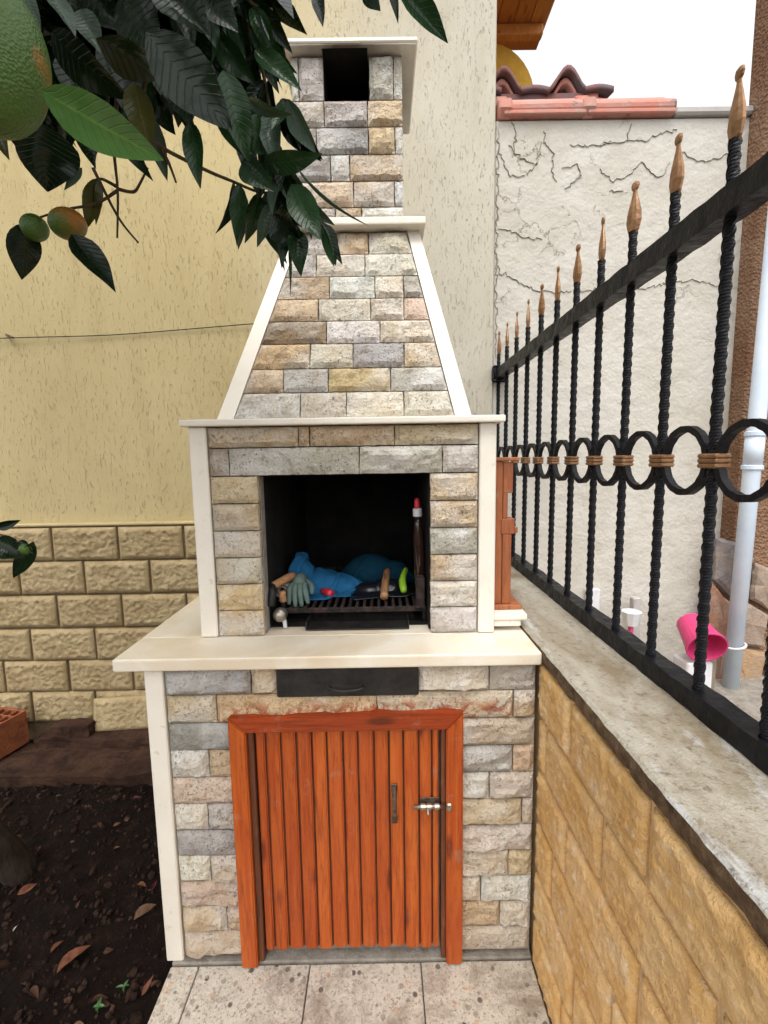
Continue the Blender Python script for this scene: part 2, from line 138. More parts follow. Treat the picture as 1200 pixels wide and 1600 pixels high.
a = Mat('sooted_marble', .6, spec=.3); v = a.coords(rnd=False); sx_ = a.sep(v)
dd = a.math('ADD', a.math('ABSOLUTE', sx_[0]), a.math('MULTIPLY', a.noise(v, 14, 4), .16))
c = a.mix(a.ramp(a.noise(v, 8, 6), (.4, 0), (.7, .6)), (.72, .68, .60), (.62, .56, .47))
c = a.mix(a.ramp(dd, (.10, .9), (.26, 0)), c, (.10, .065, .045)); a.col(c); MT['sooted'] = a.m
# mortar / cement
a = Mat('cement', .95, spec=.2); v = a.coords()
a.col(a.ramp(a.noise(v, 30), (.3, (.17, .15, .125)), (.7, (.32, .29, .25)))); a.bump((a.noise(v, 140), .004)); MT['cement'] = a.m
a = Mat('soot', .95, spec=.15); v = a.coords()
a.col(a.ramp(a.noise(v, 9), (.3, (.006, .006, .006)), (.75, (.022, .019, .017)))); a.bump((a.noise(v, 60), .003)); MT['soot'] = a.m
# yellow scratched plaster
a = Mat('yellow_plaster', .93, spec=.2); v = a.coords(rnd=False)
vs_ = a.new('ShaderNodeVectorMath', operation='MULTIPLY'); a.l.new(v, vs_.inputs[0]); vs_.inputs[1].default_value = (1, 1, .2)
vv = vs_.outputs[0]
pit = a.ramp(a.noise(vv, 150, 3, .65, .3), (.60, 0), (.72, 1))
pit2 = a.ramp(a.noise(v, 120, 3, .6), (.63, 0), (.71, 1))
pm = a.ramp(a.noise(v, 3.4, 6, .7, .6), (.42, .08), (.62, 1))
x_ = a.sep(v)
paler_right = a.new('ShaderNodeMapRange', interpolation_type='SMOOTHSTEP'); a.l.new(a.math('ADD', x_[0], a.math('MULTIPLY', a.noise(v, 1.1, 4), .5)), paler_right.inputs[0]); paler_right.inputs[1].default_value = 1.5; paler_right.inputs[2].default_value = 2.6
c = a.mix(paler_right.outputs[0], (.50, .405, .215), (.50, .465, .385))  # yellow plaster turns paler and greyer towards the right end
c = a.mix(a.ramp(a.noise(v, 1.5, 6, .6, .4), (.4, 0), (.65, .55)), c, a.mix(1, c, (.86, .84, .78), 'MULTIPLY'))
c = a.mix(a.ramp(a.noise(vv, 5, 5, .65, .4), (.5, 0), (.72, .4)), c, a.mix(1, c, (.78, .74, .68), 'MULTIPLY'))
c = a.mix(a.math('MULTIPLY', a.math('MULTIPLY', pit, pm), .34), c, a.mix(1, c, (.42, .34, .24), 'MULTIPLY'))
c = a.mix(a.math('MULTIPLY', a.math('MULTIPLY', pit2, pm), .45), c, a.mix(1, c, (.45, .37, .27), 'MULTIPLY'))
a.col(c); a.bump((a.math('MULTIPLY', pit, -1), .004), (a.math('MULTIPLY', pit2, -1), .002), (a.noise(v, 220, 4, .7), .003), (a.noise(vv, 22), .004), strength=.8); MT['plaster'] = a.m
# white cracked plaster
a = Mat('cracked_plaster', .93, spec=.2); v = a.coords(rnd=False)
nv = a.new('ShaderNodeTexNoise'); a.l.new(v, nv.inputs['Vector']); nv.inputs['Scale'].default_value = 5; nv.inputs['Detail'].default_value = 8; nv.inputs['Roughness'].default_value = .7
dv = a.new('ShaderNodeVectorMath', operation='SCALE'); a.l.new(nv.outputs['Color'], dv.inputs[0]); dv.inputs['Scale'].default_value = .30
av = a.new('ShaderNodeVectorMath', operation='ADD'); a.l.new(v, av.inputs[0]); a.l.new(dv.outputs[0], av.inputs[1])
cr = a.ramp(a.voro(av.outputs[0], 2.3, 'DISTANCE_TO_EDGE'), (.0, 1), (.010, 0))
cr2 = a.ramp(a.voro(av.outputs[0], 5, 'DISTANCE_TO_EDGE'), (.0, 1), (.012, 0))
hz = a.new('ShaderNodeMapRange'); a.l.new(x_ and a.sep(v)[2], hz.inputs[0]); hz.inputs[1].default_value = .2; hz.inputs[2].default_value = .75
cm = a.math('MULTIPLY', a.ramp(a.noise(v, 2.3, 3), (.47, 0), (.53, 1)), hz.outputs[0])
cm2 = a.math('MULTIPLY', a.ramp(a.noise(v, 3.1, 3), (.56, 0), (.62, 1)), hz.outputs[0])
crk = a.math('MULTIPLY', a.math('MULTIPLY', cr2, cm2), .35)
c = a.mix(a.ramp(a.noise(v, 3, 6, .6, .5), (.4, 0), (.66, .8)), (.51, .485, .435), (.43, .395, .33))
c = a.mix(a.ramp(a.noise(v, 120, 3), (.66, 0), (.72, .5)), c, (.3, .25, .2))
c = a.mix(a.math('MULTIPLY', crk, .7), c, (.30, .24, .16))
a.col(c); a.bump((a.math('MULTIPLY', crk, -1), .010), (a.noise(v, 60, 5, .65), .004), (a.noise(v, 9, 3), .012)); MT['white_plaster'] = a.m
# rusticated blocks
def block(name, c1, c2, c3, bs=1):
    a = Mat(name, .8, spec=.3); v = a.coords()
    c = a.mix(a.ramp(a.noise(v, 9, 5), (.35, 0), (.65, 1)), c1, c2)
    c = a.mix(a.ramp(a.noise(v, 32, 6, .7), (.55, 0), (.72, .75)), c, c3)
    c = a.mix(a.math('MULTIPLY', a.objrnd(), .35), c, a.mix(1, c, (.7, .66, .6), 'MULTIPLY'))
    a.col(c); a.bump((a.noise(v, 75, 5, .65), .008*bs), (a.noise(v, 190, 4), .003), strength=1); return a.m
MT['block'] = block('buff_block', (.47, .365, .205), (.38, .28, .145), (.20, .13, .065))
MT['block_ochre'] = block('ochre_block', (.76, .52, .26), (.64, .37, .125), (.78, .66, .50), .5)
MT['peach_joint'] = block('peach_joint', (.72, .52, .30), (.62, .42, .22), (.40, .24, .12), .3)
MT['joint'] = block('brown_joint', (.20, .14, .07), (.13, .09, .05), (.08, .05, .03))
# weathered concrete coping
a = Mat('coping_concrete', .9, spec=.25); v = a.coords(rnd=False)
sv2 = a.new('ShaderNodeVectorMath', operation='MULTIPLY'); a.l.new(v, sv2.inputs[0]); sv2.inputs[1].default_value = (1, .35, 1)
c = a.mix(a.ramp(a.noise(sv2.outputs[0], 5, 7, .65, .6), (.4, 0), (.6, 1)), (.50, .465, .385), (.26, .205, .135))
c = a.mix(a.ramp(a.noise(sv2.outputs[0], 9, 6, .7, .3), (.56, 0), (.64, .85)), c, (.55, .55, .54))
c = a.mix(a.ramp(a.noise(v, 55, 6, .75), (.54, 0), (.68, .8)), c, (.14, .105, .07))
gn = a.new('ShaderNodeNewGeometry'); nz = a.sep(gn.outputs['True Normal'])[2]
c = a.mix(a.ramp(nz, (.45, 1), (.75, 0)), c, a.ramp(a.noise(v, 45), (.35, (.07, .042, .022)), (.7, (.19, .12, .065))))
a.col(c); a.bump((a.noise(v, 50, 6, .7), .006), (a.noise(v, 200, 4), .002)); MT['coping'] = a.m
# terrazzo
a = Mat('terrazzo', .7, spec=.3); v = a.coords()
vo = a.new('ShaderNodeTexVoronoi'); a.l.new(v, vo.inputs['Vector']); vo.inputs['Scale'].default_value = 62
cc = a.ramp(a.sep(vo.outputs['Color'])[0], (.0, (.10, .09, .08)), (.10, (.50, .45, .38)), (.7, (.57, .52, .44)), (.86, (.52, .37, .27)), (.94, (.34, .29, .24)), interp='CONSTANT')
chip = a.ramp(vo.outputs['Distance'], (.33, 1), (.5, 0))
c = a.mix(chip, (.54, .49, .41), cc)
c = a.mix(a.ramp(a.noise(v, 150, 3, .7), (.54, 0), (.62, .65)), c, (.16, .125, .10))
c = a.mix(a.ramp(a.noise(v, 6, 8, .8, .5), (.46, 0), (.62, .8)), c, (.24, .185, .14))
a.col(c); a.bump((a.noise(v, 120, 4), .002)); MT['terrazzo'] = a.m
# soil
a = Mat('soil', .97, spec=.15); v = a.coords(rnd=False)
c = a.ramp(a.noise(v, 18, 8, .7), (.3, (.004, .002, .0015)), (.55, (.012, .0055, .0035)), (.8, (.045, .021, .012)))
a.col(c); a.bump((a.noise(v, 45, 8, .75), .02), (a.noise(v, 160, 4), .006)); MT['soil'] = a.m
a = Mat('clod', .97, spec=.15); v = a.coords(rnd=False)
a.col(a.ramp(a.noise(v, 14, 3), (.35, (.010, .005, .0035)), (.6, (.032, .017, .011)), (.74, (.14, .075, .045)))); MT['clod'] = a.m
# lacquered wood (boards are long in z)
def wood(name, c1, c2, c3, rough, axis=2, spec=.5):
    a = Mat(name, rough, spec=spec); sc = [14, 14, 14]; sc[axis] = .9; v = a.coords(tuple(sc)); u = a.coords()
    g = a.noise(v, 2.6, 6, .6, 1.4); g2 = a.noise(v, 11, 5, .65, .5)
    c = a.mix(a.ramp(g, (.36, 0), (.64, 1)), c1, c2)
    c = a.mix(a.ramp(g2, (.50, 0), (.68, .6)), c, c3)
    kn = a.new('ShaderNodeVectorMath', operation='MULTIPLY'); a.l.new(u, kn.inputs[0]); k3 = [16, 16, 16]; k3[axis] = 4.5; kn.inputs[1].default_value = k3
    c = a.mix(a.ramp(a.voro(kn.outputs[0], 1), (.10, .8), (.2, 0)), c, c3)
    c = a.mix(a.math('MULTIPLY', a.objrnd(), .75), c, a.mix(1, c, (.72, .55, .5), 'MULTIPLY'))
    c = a.mix(a.ramp(a.noise(u, 16, 5, .75), (.60, 0), (.72, .3)), c, (.35, .27, .20))
    c = a.mix(a.ramp(a.noise(u, 7, 6, .7), (.55, 0), (.75, .35)), c, c3)
    a.col(c); a.rough(a.ramp(a.noise(u, 15), (.3, rough-.08), (.7, rough+.15))); a.bump((g2, .0012), (a.noise(u, 40), .0008)); return a.m
MT['door_wood'] = wood('orange_lacquer', (.50, .115, .016), (.40, .068, .008), (.15, .022, .005), .42, spec=.4)
MT['door_wood_x'] = wood('orange_lacquer_cross', (.38, .062, .009), (.27, .040, .006), (.09, .018, .005), .45, 0, spec=.35)
MT['jamb_wood'] = wood('brown_jamb', (.16, .05, .018), (.10, .032, .012), (.03, .012, .008), .5)
MT['rack_wood'] = wood('pine_rack', (.40, .14, .045), (.30, .09, .03), (.10, .03, .012), .5)
MT['soffit_wood'] = wood('soffit_pine', (.78, .36, .10), (.70, .27, .06), (.40, .12, .03), .5, 1)
MT['handle_wood'] = wood('handle_beech', (.45, .24, .11), (.34, .16, .07), (.12, .06, .03), .6, 1)
# metals
a = Mat('black_iron', .40, spec=.2); v = a.coords(); a.col(a.ramp(a.noise(v, 40), (.3, (.003, .003, .004)), (.8, (.008, .009, .013)))); a.rough(a.ramp(a.noise(v, 60), (.3, .32), (.7, .55))); a.bump((a.noise(v, 55, 3), .002)); MT['iron'] = a.m
a = Mat('bronze_paint', .42, metal=.5, spec=.5); v = a.coords(); a.col(a.ramp(a.noise(v, 60), (.35, (.20, .10, .045)), (.7, (.36, .20, .10)))); a.bump((a.noise(v, 120), .001)); MT['bronze'] = a.m
a = Mat('steel', .35, metal=.9); v = a.coords(); a.col(a.ramp(a.noise(v, 60), (.4, (.30, .27, .22)), (.7, (.55, .5, .42)))); MT['steel'] = a.m
a = Mat('dark_metal', .55, metal=.3); v = a.coords(); a.col(a.ramp(a.noise(v, 30), (.35, (.008, .008, .008)), (.7, (.03, .026, .022)))); a.bump((a.noise(v, 120), .001)); MT['dark_metal'] = a.m
a = Mat('worn_handle', .5, metal=.4); v = a.coords(); a.col(a.ramp(a.noise(v, 50), (.4, (.05, .03, .02)), (.75, (.22, .16, .11)))); MT['worn'] = a.m
a = Mat('burnt_iron', .8, metal=.1, spec=.3); v = a.coords(); a.col(a.ramp(a.noise(v, 40), (.4, (.012, .010, .010)), (.75, (.07, .04, .03)))); a.bump((a.noise(v, 150), .002)); MT['grill'] = a.m
# leaves
a = Mat('citrus_leaf', .22, spec=.28); uvn = a.new('ShaderNodeUVMap'); s3 = a.sep(uvn.outputs[0])
d = a.math('ABSOLUTE', a.math('SUBTRACT', s3[1], .5))
mid = a.ramp(d, (.0, 1), (.045, 0))
wv = a.math('SINE', a.math('MULTIPLY', a.math('SUBTRACT', s3[0], a.math('MULTIPLY', d, .35)), 75))
vein = a.ramp(wv, (.80, 0), (1, 1))
v = a.coords()
c = a.mix(a.ramp(a.noise(v, 40, 4), (.35, 0), (.7, .6)), a.objcol(), a.mix(1, a.objcol(), (.6, .62, .5), 'MULTIPLY'))
c = a.mix(a.math('MULTIPLY', vein, .12), c, a.mix(1, c, (1.8, 1.7, 1.5), 'MULTIPLY'))
c = a.mix(a.math('MULTIPLY', mid, .5), c, a.mix(1, c, (2.2, 2, 1.6), 'MULTIPLY'))
a.col(c); a.bump((a.math('MULTIPLY', vein, -1), .0004), (a.noise(v, 30, 2), .002))
tr = a.new('ShaderNodeBsdfTranslucent'); a.put(tr.inputs['Color'], a.mix(1, c, (1.0, 1.25, .5), 'MULTIPLY'))
ms = a.new('ShaderNodeMixShader'); ms.inputs[0].default_value = .08
a.l.new(a.b.outputs[0], ms.inputs[1]); a.l.new(tr.outputs[0], ms.inputs[2]); a.l.new(ms.outputs[0], a.n['Material Output'].inputs['Surface']); MT['leaf'] = a.m
a = Mat('dead_leaf', .8, spec=.2); v = a.coords(); a.col(a.mix(a.ramp(a.noise(v, 50), (.35, 0), (.7, 1)), a.objcol(), a.mix(1, a.objcol(), (.45, .4, .38), 'MULTIPLY'))); MT['dead'] = a.m
a = Mat('bark', .9, spec=.2); v = a.coords((1, 1, .3), rnd=False); a.col(a.ramp(a.noise(v, 60), (.3, (.012, .008, .006)), (.7, (.045, .03, .02)))); a.bump((a.noise(v, 80), .004)); MT['bark'] = a.m
a = Mat('twig', .8, spec=.2); v = a.coords(); a.col(a.ramp(a.noise(v, 60), (.3, (.035, .025, .015)), (.7, (.09, .065, .035)))); MT['twig'] = a.m
a = Mat('citrus_peel', .4, spec=.4); v = a.coords()
c = a.mix(a.ramp(a.noise(v, 14, 3, .5), (.53, 0), (.66, 1)), (.050, .105, .012), (.30, .11, .010)); a.col(c); a.bump((a.voro(v, 480), .0008)); MT['peel'] = a.m
# clay, brick, plastics, cloth, roughcast
a = Mat('clay_tile', .8, spec=.25); v = a.coords()
c = a.mix(a.ramp(a.noise(v, 9, 6, .65), (.38, 0), (.66, 1)), (.50, .20, .15), (.42, .26, .22))
c = a.mix(a.ramp(a.noise(v, 30, 5, .7), (.6, 0), (.7, .7)), c, (.42, .38, .36)); c = a.mix(a.ramp(a.noise(v, 14, 4), (.62, 0), (.7, .6)), c, (.08, .07, .075))
a.col(c); a.bump((a.noise(v, 60), .003)); MT['clay'] = a.m
a = Mat('dark_clay', .8, spec=.25); v = a.coords(); a.col(a.mix(a.ramp(a.noise(v, 10, 6), (.4, 0), (.65, 1)), (.20, .09, .08), (.13, .10, .11))); a.bump((a.noise(v, 60), .003)); MT['dark_clay'] = a.m
a = Mat('red_brick', .9, spec=.2); v = a.coords(); a.col(a.mix(a.ramp(a.noise(v, 20, 6), (.4, 0), (.7, 1)), (.30, .095, .04), (.17, .055, .028))); a.bump((a.noise(v, 90), .004)); MT['brick'] = a.m
a = Mat('old_footing', .95, spec=.15); v = a.coords(rnd=False); a.col(a.mix(a.ramp(a.noise(v, 10, 7, .7), (.4, 0), (.65, 1)), (.065, .033, .02), (.022, .011, .008))); a.bump((a.noise(v, 40, 6, .7), .012)); MT['footing'] = a.m
a = Mat('roughcast', .95, spec=.15); v = a.coords(rnd=False); a.col(a.mix(a.ramp(a.noise(v, 4, 6), (.4, 0), (.65, 1)), (.20, .105, .06), (.27, .165, .105))); a.bump((a.voro(v, 75), .012), (a.noise(v, 120), .006)); MT['roughcast'] = a.m
a = Mat('flagstone', .7, spec=.3); v = a.coords(); a.col(a.mix(a.ramp(a.noise(v, 10, 7, .65, .6), (.4, 0), (.66, .7)), a.objcol(), (.30, .24, .19))); a.bump((a.noise(v, 25, 6, .65), .012)); MT['flag'] = a.m
a = Mat('pvc', .4, spec=.5); v = a.coords(); a.col(a.ramp(a.noise(v, 8), (.35, (.50, .58, .68)), (.7, (.60, .66, .73)))); MT['pvc'] = a.m
def plain(name, c, rough=.5, spec=.5, bump=0):
    a = Mat(name, rough, spec=spec); v = a.coords(); a.col(a.mix(a.ramp(a.noise(v, 25, 5), (.35, 0), (.7, .5)), c, tuple(q*.65 for q in c)))
    if bump: a.bump((a.noise(v, 300, 3), bump))
    return a.m
MT['crack'] = plain('crack_dirt', (.29, .24, .17), .95, .1)
MT['pink'] = plain('pink_plastic', (.60, .045, .17), .35)
MT['white_plastic'] = plain('white_plastic', (.66, .66, .68), .45)
MT['grey_board'] = plain('grey_board', (.42, .40, .38), .8)
MT['brown_board'] = plain('brown_board', (.22, .17, .13), .8)
MT['yellow_paint'] = plain('yellow_paint', (.80, .47, .075), .8, .2)
MT['red_plastic'] = plain('red_plastic', (.62, .03, .04), .35)
MT['lime_plastic'] = plain('lime_plastic', (.30, .55, .03), .4)
MT['dark_glass'] = plain('dark_bottle', (.03, .014, .01), .12, .6)
MT['black_bag'] = plain('black_bag', (.01, .011, .016), .3, .6)
MT['weed'] = plain('weed_leaf', (.035, .11, .02), .5)
a = Mat('cloth', .9, spec=.1); v = a.coords(); a.col(a.mix(a.ramp(a.noise(v, 25, 5), (.35, 0), (.7, .6)), a.objcol(), a.mix(1, a.objcol(), (.5, .5, .55), 'MULTIPLY'))); a.bump((a.noise(v, 260, 3), .002)); MT['cloth'] = a.m

# ------------------------------------------------------------------ geometry helpers
def link(o, parent=None):
    col.objects.link(o)
    if parent is not None:
        o.parent = parent; 
        pm = Matrix.Identity(4); q = parent
        chain = []
        while q is not None: chain.append(q); q = q.parent
        wm = Matrix.Identity(4)
        for q in reversed(chain): wm = wm @ (q.matrix_parent_inverse if q.parent else Matrix.Identity(4)) @ q.matrix_basis
        o.matrix_parent_inverse = wm.inverted()
    return o
def mk(name, verts, faces, mat, parent=None, loc=None, rot=None, smooth=False, color=None, uv=None, mesh=None):
    if mesh is None:
        vs = [Vector(p) for p in verts]
        if loc is None:
            lo = Vector([min(p[i] for p in vs) for i in range(3)]); hi = Vector([max(p[i] for p in vs) for i in range(3)])
            loc = (lo+hi)/2; vs = [p-loc for p in vs]
        mesh = bpy.data.meshes.new(name); mesh.from_pydata(vs, [], faces); mesh.update()
        bm = bmesh.new(); bm.from_mesh(mesh); bmesh.ops.recalc_face_normals(bm, faces=bm.faces); bm.to_mesh(mesh); bm.free()
        if mat: mesh.materials.append(MT[mat])
        if smooth: mesh.polygons.foreach_set('use_smooth', [True]*len(mesh.polygons))
        if uv:
            l = mesh.uv_layers.new(name='UVMap')
            for lp in mesh.loops: l.data[lp.index].uv = uv[lp.vertex_index]
    o = bpy.data.objects.new(name, mesh); o.location = loc or (0, 0, 0)
    if rot: o.rotation_euler = rot
    if color: o.color = (*color, 1)
    return link(o, parent)
def thing(name, loc, label, cat, group=None):
    o = bpy.data.objects.new(name, None); o.location = loc; o.empty_display_size = .1; col.objects.link(o)
    return tag(o, label, cat, group)
def tag(o, label=None, cat=None, group=None, kind=None):
    if label: o['label'] = label
    if cat: o['category'] = cat
    if group: o['group'] = group
    if kind: o['kind'] = kind
    return o
def boxv(x0, x1, y0, y1, z0, z1, bev=.003, jit=0, segs=1):
    bm = bmesh.new(); bmesh.ops.create_cube(bm, size=1)
    for v in bm.verts: v.co = Vector(((x0+x1)/2+v.co.x*(x1-x0), (y0+y1)/2+v.co.y*(y1-y0), (z0+z1)/2+v.co.z*(z1-z0)))
    if bev: bmesh.ops.bevel(bm, geom=bm.edges[:], offset=bev, segments=segs, affect='EDGES', profile=.6)
    vs = [v.co.copy() for v in bm.verts]
    if jit: vs = [p+Vector([random.uniform(-jit, jit) for _ in range(3)]) for p in vs]
    bm.verts.index_update(); fs = [[v.index for v in f.verts] for f in bm.faces]; bm.free()
    return vs, fs
def box(name, x0, x1, y0, y1, z0, z1, mat, parent=None, bev=.003, color=None, jit=0, rot=None, segs=1):
    v, f = boxv(x0, x1, y0, y1, z0, z1, bev, jit, segs); o = mk(name, v, f, mat, parent, color=color)
    if rot: o.rotation_euler = rot
    return o
def join(*parts):
    V, F = [], []
    for v, f in parts:
        n = len(V); V += list(v); F += [[i+n for i in q] for q in f]
    return V, F
def tube(pts, rad, seg=8, cap=True):
    pts = [Vector(p) for p in pts]; n = len(pts); V, F = [], []
    rr = rad if isinstance(rad, (list, tuple)) else [rad]*n
    up = None
    for i, p in enumerate(pts):
        d = (pts[min(i+1, n-1)]-pts[max(i-1, 0)]).normalized()
        if up is None: up = d.orthogonal().normalized()
        up = (up-d*up.dot(d)).normalized(); s = d.cross(up)
        for k in range(seg):
            a = 2*math.pi*k/seg; V.append(p+(up*math.cos(a)+s*math.sin(a))*rr[i])
    for i in range(n-1):
        for k in range(seg): F.append([i*seg+k, i*seg+(k+1) % seg, (i+1)*seg+(k+1) % seg, (i+1)*seg+k])
    if cap: F.append(list(range(seg))[::-1]); F.append([(n-1)*seg+k for k in range(seg)])
    return V, F
def smoothpath(pts, sub=4):
    pts = [Vector(p) for p in pts]; out = []
    for i in range(len(pts)-1):
        p0, p1, p2, p3 = pts[max(i-1, 0)], pts[i], pts[i+1], pts[min(i+2, len(pts)-1)]
        for k in range(sub):
            t = k/sub; out.append(.5*((2*p1)+(p2-p0)*t+(2*p0-5*p1+4*p2-p3)*t*t+(3*p1-p0-3*p2+p3)*t**3))
    return out+[pts[-1]]
def lathe(prof, seg=16, sx=1, sy=1):
    V, F = [], []
    for r, z in prof:
        for k in range(seg): a = 2*math.pi*k/seg; V.append(Vector((r*math.cos(a)*sx, r*math.sin(a)*sy, z)))
    for i in range(len(prof)-1):
        for k in range(seg): F.append([i*seg+k, i*seg+(k+1) % seg, (i+1)*seg+(k+1) % seg, (i+1)*seg+k])
    F.append(list(range(seg))[::-1]); F.append([(len(prof)-1)*seg+k for k in range(seg)])
    return V, F
def fbm(p, o=4): return noise.fractal(Vector(p), .9, 2.1, o)

PAL = dict(c=(.76, .69, .58), b=(.68, .545, .375), g=(.42, .405, .385), d=(.38, .285, .19), p=(.71, .585, .46), w=(.79, .76, .71), o=(.72, .55, .33), l=(.61, .575, .52))
def stone(parent, x0, x1, z0, z1, c, y, origin=None, tilt=0, sx=None, gap=.0012, relief=.013, name='stone', mat='stone'):
    """split-face stone: x, z box on a plane; relief grows towards -y. sx = (x0 top, x1 top) for slanted sides"""
    x0 += gap; x1 -= gap; z0 += gap; z1 -= gap
    w_, h_ = x1-x0, z1-z0; nx = max(3, int(w_/.011)); nz = max(3, int(h_/.011)); sd = random.uniform(0, 100)
    V, F = [], []; cx, cz = (x0+x1)/2, (z0+z1)/2
    dep = random.uniform(.85, 1.6)*relief; tl = random.uniform(-.55, .55); tx_ = random.uniform(-.25, .25)
    for j in range(nz+1):
        for i in range(nx+1):
            u, t = i/nx, j/nz; 
            a0, a1 = (x0+(sx[0]-x0)*t, x1+(sx[1]-x1)*t) if sx else (x0, x1)
            X = a0+(a1-a0)*u; Z = z0+h_*t
            eu = min(u, 1-u)*w_; et = min(t, 1-t)*h_; e = min(eu, et)
            rise = 1-math.exp(-e/.007)
            nn = fbm((X*14+sd, Z*20, sd), 5)*.75+noise.cell(Vector((X*30+sd, Z*40, sd)))*.10+.8+tl*(t-.5)+tx_*(u-.5)
            Y = -max(.002, .003+dep*rise*nn)
            if 0 < i < nx and 0 < j < nz: X += random.uniform(-.002, .002); Z += random.uniform(-.002, .002)
            else:
                k = fbm((X*40+sd, Z*40, sd+9), 2)*.0022
                if i in (0, nx): X += k if i == 0 else -abs(k)
                if j in (0, nz): Z += abs(k) if j == 0 else -abs(k)
            V.append(Vector((X-cx, Y, Z-cz)))
    N = nx+1
    for j in range(nz):
        for i in range(nx):
            F.append([j*N+i, j*N+i+1, (j+1)*N+i+1, (j+1)*N+i])
    ring = [i for i in range(N)]+[j*N+nx for j in range(1, nz+1)]+[nz*N+i for i in range(nx-1, -1, -1)]+[j*N for j in range(nz-1, 0, -1)]
    n0 = len(V)
    for i in ring: V.append(Vector((V[i].x, .016, V[i].z)))
    L = len(ring)
    for k in range(L): F.append([ring[(k+1) % L], ring[k], n0+k, n0+(k+1) % L])
    c0 = PAL[c]; k = random.uniform(.88, 1.1); cc = tuple(min(.8, q*k*random.uniform(.97, 1.03)) for q in c0)
    if origin is None: loc, rot = Vector((cx, y, cz)), None
    else:
        loc = Vector(origin)+Vector((cx, cz*math.sin(tilt), cz*math.cos(tilt))); rot = (-tilt, 0, 0)
    o = mk(name, V, F, mat, parent, loc=loc, rot=rot, color=cc)
    return o

def rustic_mesh(name, w_, h_, th, seed, mat, amp=.009, margin=.010, cell=.009, base=.8):
    nx = int(w_/cell); nz = int(h_/cell); V, F = [], []
    for j in range(nz+1):
        for i in range(nx+1):
            X = -w_/2+w_*i/nx; Z = -h_/2+h_*j/nz; e = min(min(i, nx-i)*w_/nx, min(j, nz-j)*h_/nz)
            if e < 1e-6: Y = .004
            elif e < margin: Y = -.002
            else: Y = -.001-amp*max(0, min(1.8, base+1.1*noise.noise(Vector((X*58+seed, Z*80, seed)))+.7*noise.noise(Vector((X*125, Z*165+seed, seed)))))
            V.append(Vector((X, Y, Z)))
    N = nx+1
    for j in range(nz):
        for i in range(nx): F.append([j*N+i, j*N+i+1, (j+1)*N+i+1, (j+1)*N+i])
    ring = [i for i in range(N)]+[j*N+nx for j in range(1, nz+1)]+[nz*N+i for i in range(nx-1, -1, -1)]+[j*N for j in range(nz-1, 0, -1)]
    n0 = len(V)
    for i in ring: V.append(Vector((V[i].x, th, V[i].z)))
    L = len(ring)
    for k in range(L): F.append([ring[(k+1) % L], ring[k], n0+k, n0+(k+1) % L])
    me = bpy.data.meshes.new(name); me.from_pydata(V, [], F); me.update(); me.materials.append(MT[mat])
    me.polygons.foreach_set('use_smooth', [k < nx*nz for k in range(len(F))])
    return me

# ================================================================== SETTING
# ground: one sheet to the horizon
mk('ground', [(-150, -150, -.09), (150, -150, -.09), (150, 150, -.09), (-150, 150, -.09)], [[0, 1, 2, 3]], 'soil')['kind'] = 'structure'
V, F = [], []
NX, NY = 110, 130; X0, X1, Y0, Y1 = -3.0, -.605, -.6, 2.3
def soilz(x, y): return -.040+.022*fbm((x*3, y*3, 1), 4)+.010*noise.noise(Vector((x*16, y*16, 3)))+.006*noise.noise(Vector((x*40, y*40, 5)))-.03*max(0, min(1, (y-1.7)*4))
for j in range(NY+1):
    for i in range(NX+1):
        x, y = X0+(X1-X0)*i/NX, Y0+(Y1-Y0)*j/NY; z = soilz(x, y)
        if x > -.66: z = min(z, -.012)
        V.append((x, y, z))
for j in range(NY):
    for i in range(NX): F.append([j*(NX+1)+i, j*(NX+1)+i+1, (j+1)*(NX+1)+i+1, (j+1)*(NX+1)+i])
so = mk('garden_soil', V, F, 'soil', smooth=True); so['kind'] = 'structure'
# clods and pebbles too many to count
ico = bmesh.new(); bmesh.ops.create_icosphere(ico, subdivisions=1, radius=1); iv = [v.co.copy() for v in ico.verts]; ico.verts.index_update(); ifc = [[v.index for v in f.verts] for f in ico.faces]; ico.free()
V, F = [], []
for k in range(4200):
    x = random.uniform(-2.2, -.615); y = random.uniform(.45, 2.0)
    r = random.choice([.003, .004, .005, .006, .008, .012])*random.uniform(.6, 1.3)
    q = Matrix.Rotation(random.uniform(0, 6), 3, Vector((random.random(), random.random(), random.random()+.01)).normalized())
    n = len(V); s = Vector((random.uniform(.7, 1.5), random.uniform(.6, 1.1), random.uniform(.5, .9)))
    for p in iv:
        pp = q @ Vector((p.x*s.x, p.y*s.y, p.z*s.z))*r*random.uniform(.8, 1.2); V.append((x+pp.x, y+pp.y, soilz(x, y)+r*.3+pp.z))
    F += [[i+n for i in f] for f in ifc]
tag(mk('soil_clods', V, F, 'clod'), 'small soil clods and pebbles strewn over the dark bed', 'soil', kind='stuff')
# paving
pv = box('pavement', -.597, .40, -1.6, 1.10, -.085, -.018, 'cement', bev=0); pv['kind'] = 'structure'
tm = None
xs = [-.597, -.519, -.217, .084, .386]
for iy in range(8):
    y1 = 1.080-.301*iy; y0 = y1-.301
    for i in range(4):
        v, f = boxv(xs[i]+.0015, xs[i+1]-.0015, y0+.0015, y1-.0015, -.03, 0, .002)
        o = mk('paving_tile', v, f, 'terrazzo', pv); o.location.z += random.uniform(-.0015, .0015)
box('cement_strip', -.595, .388, 1.082, 1.13, -.03, .006, 'cement', pv, bev=.003)
# neighbour's yard beyond the low wall
yd = box('neighbour_yard', .607, 6, -3, 2.22, -.08, .25, 'cement', bev=0); yd['kind'] = 'structure'

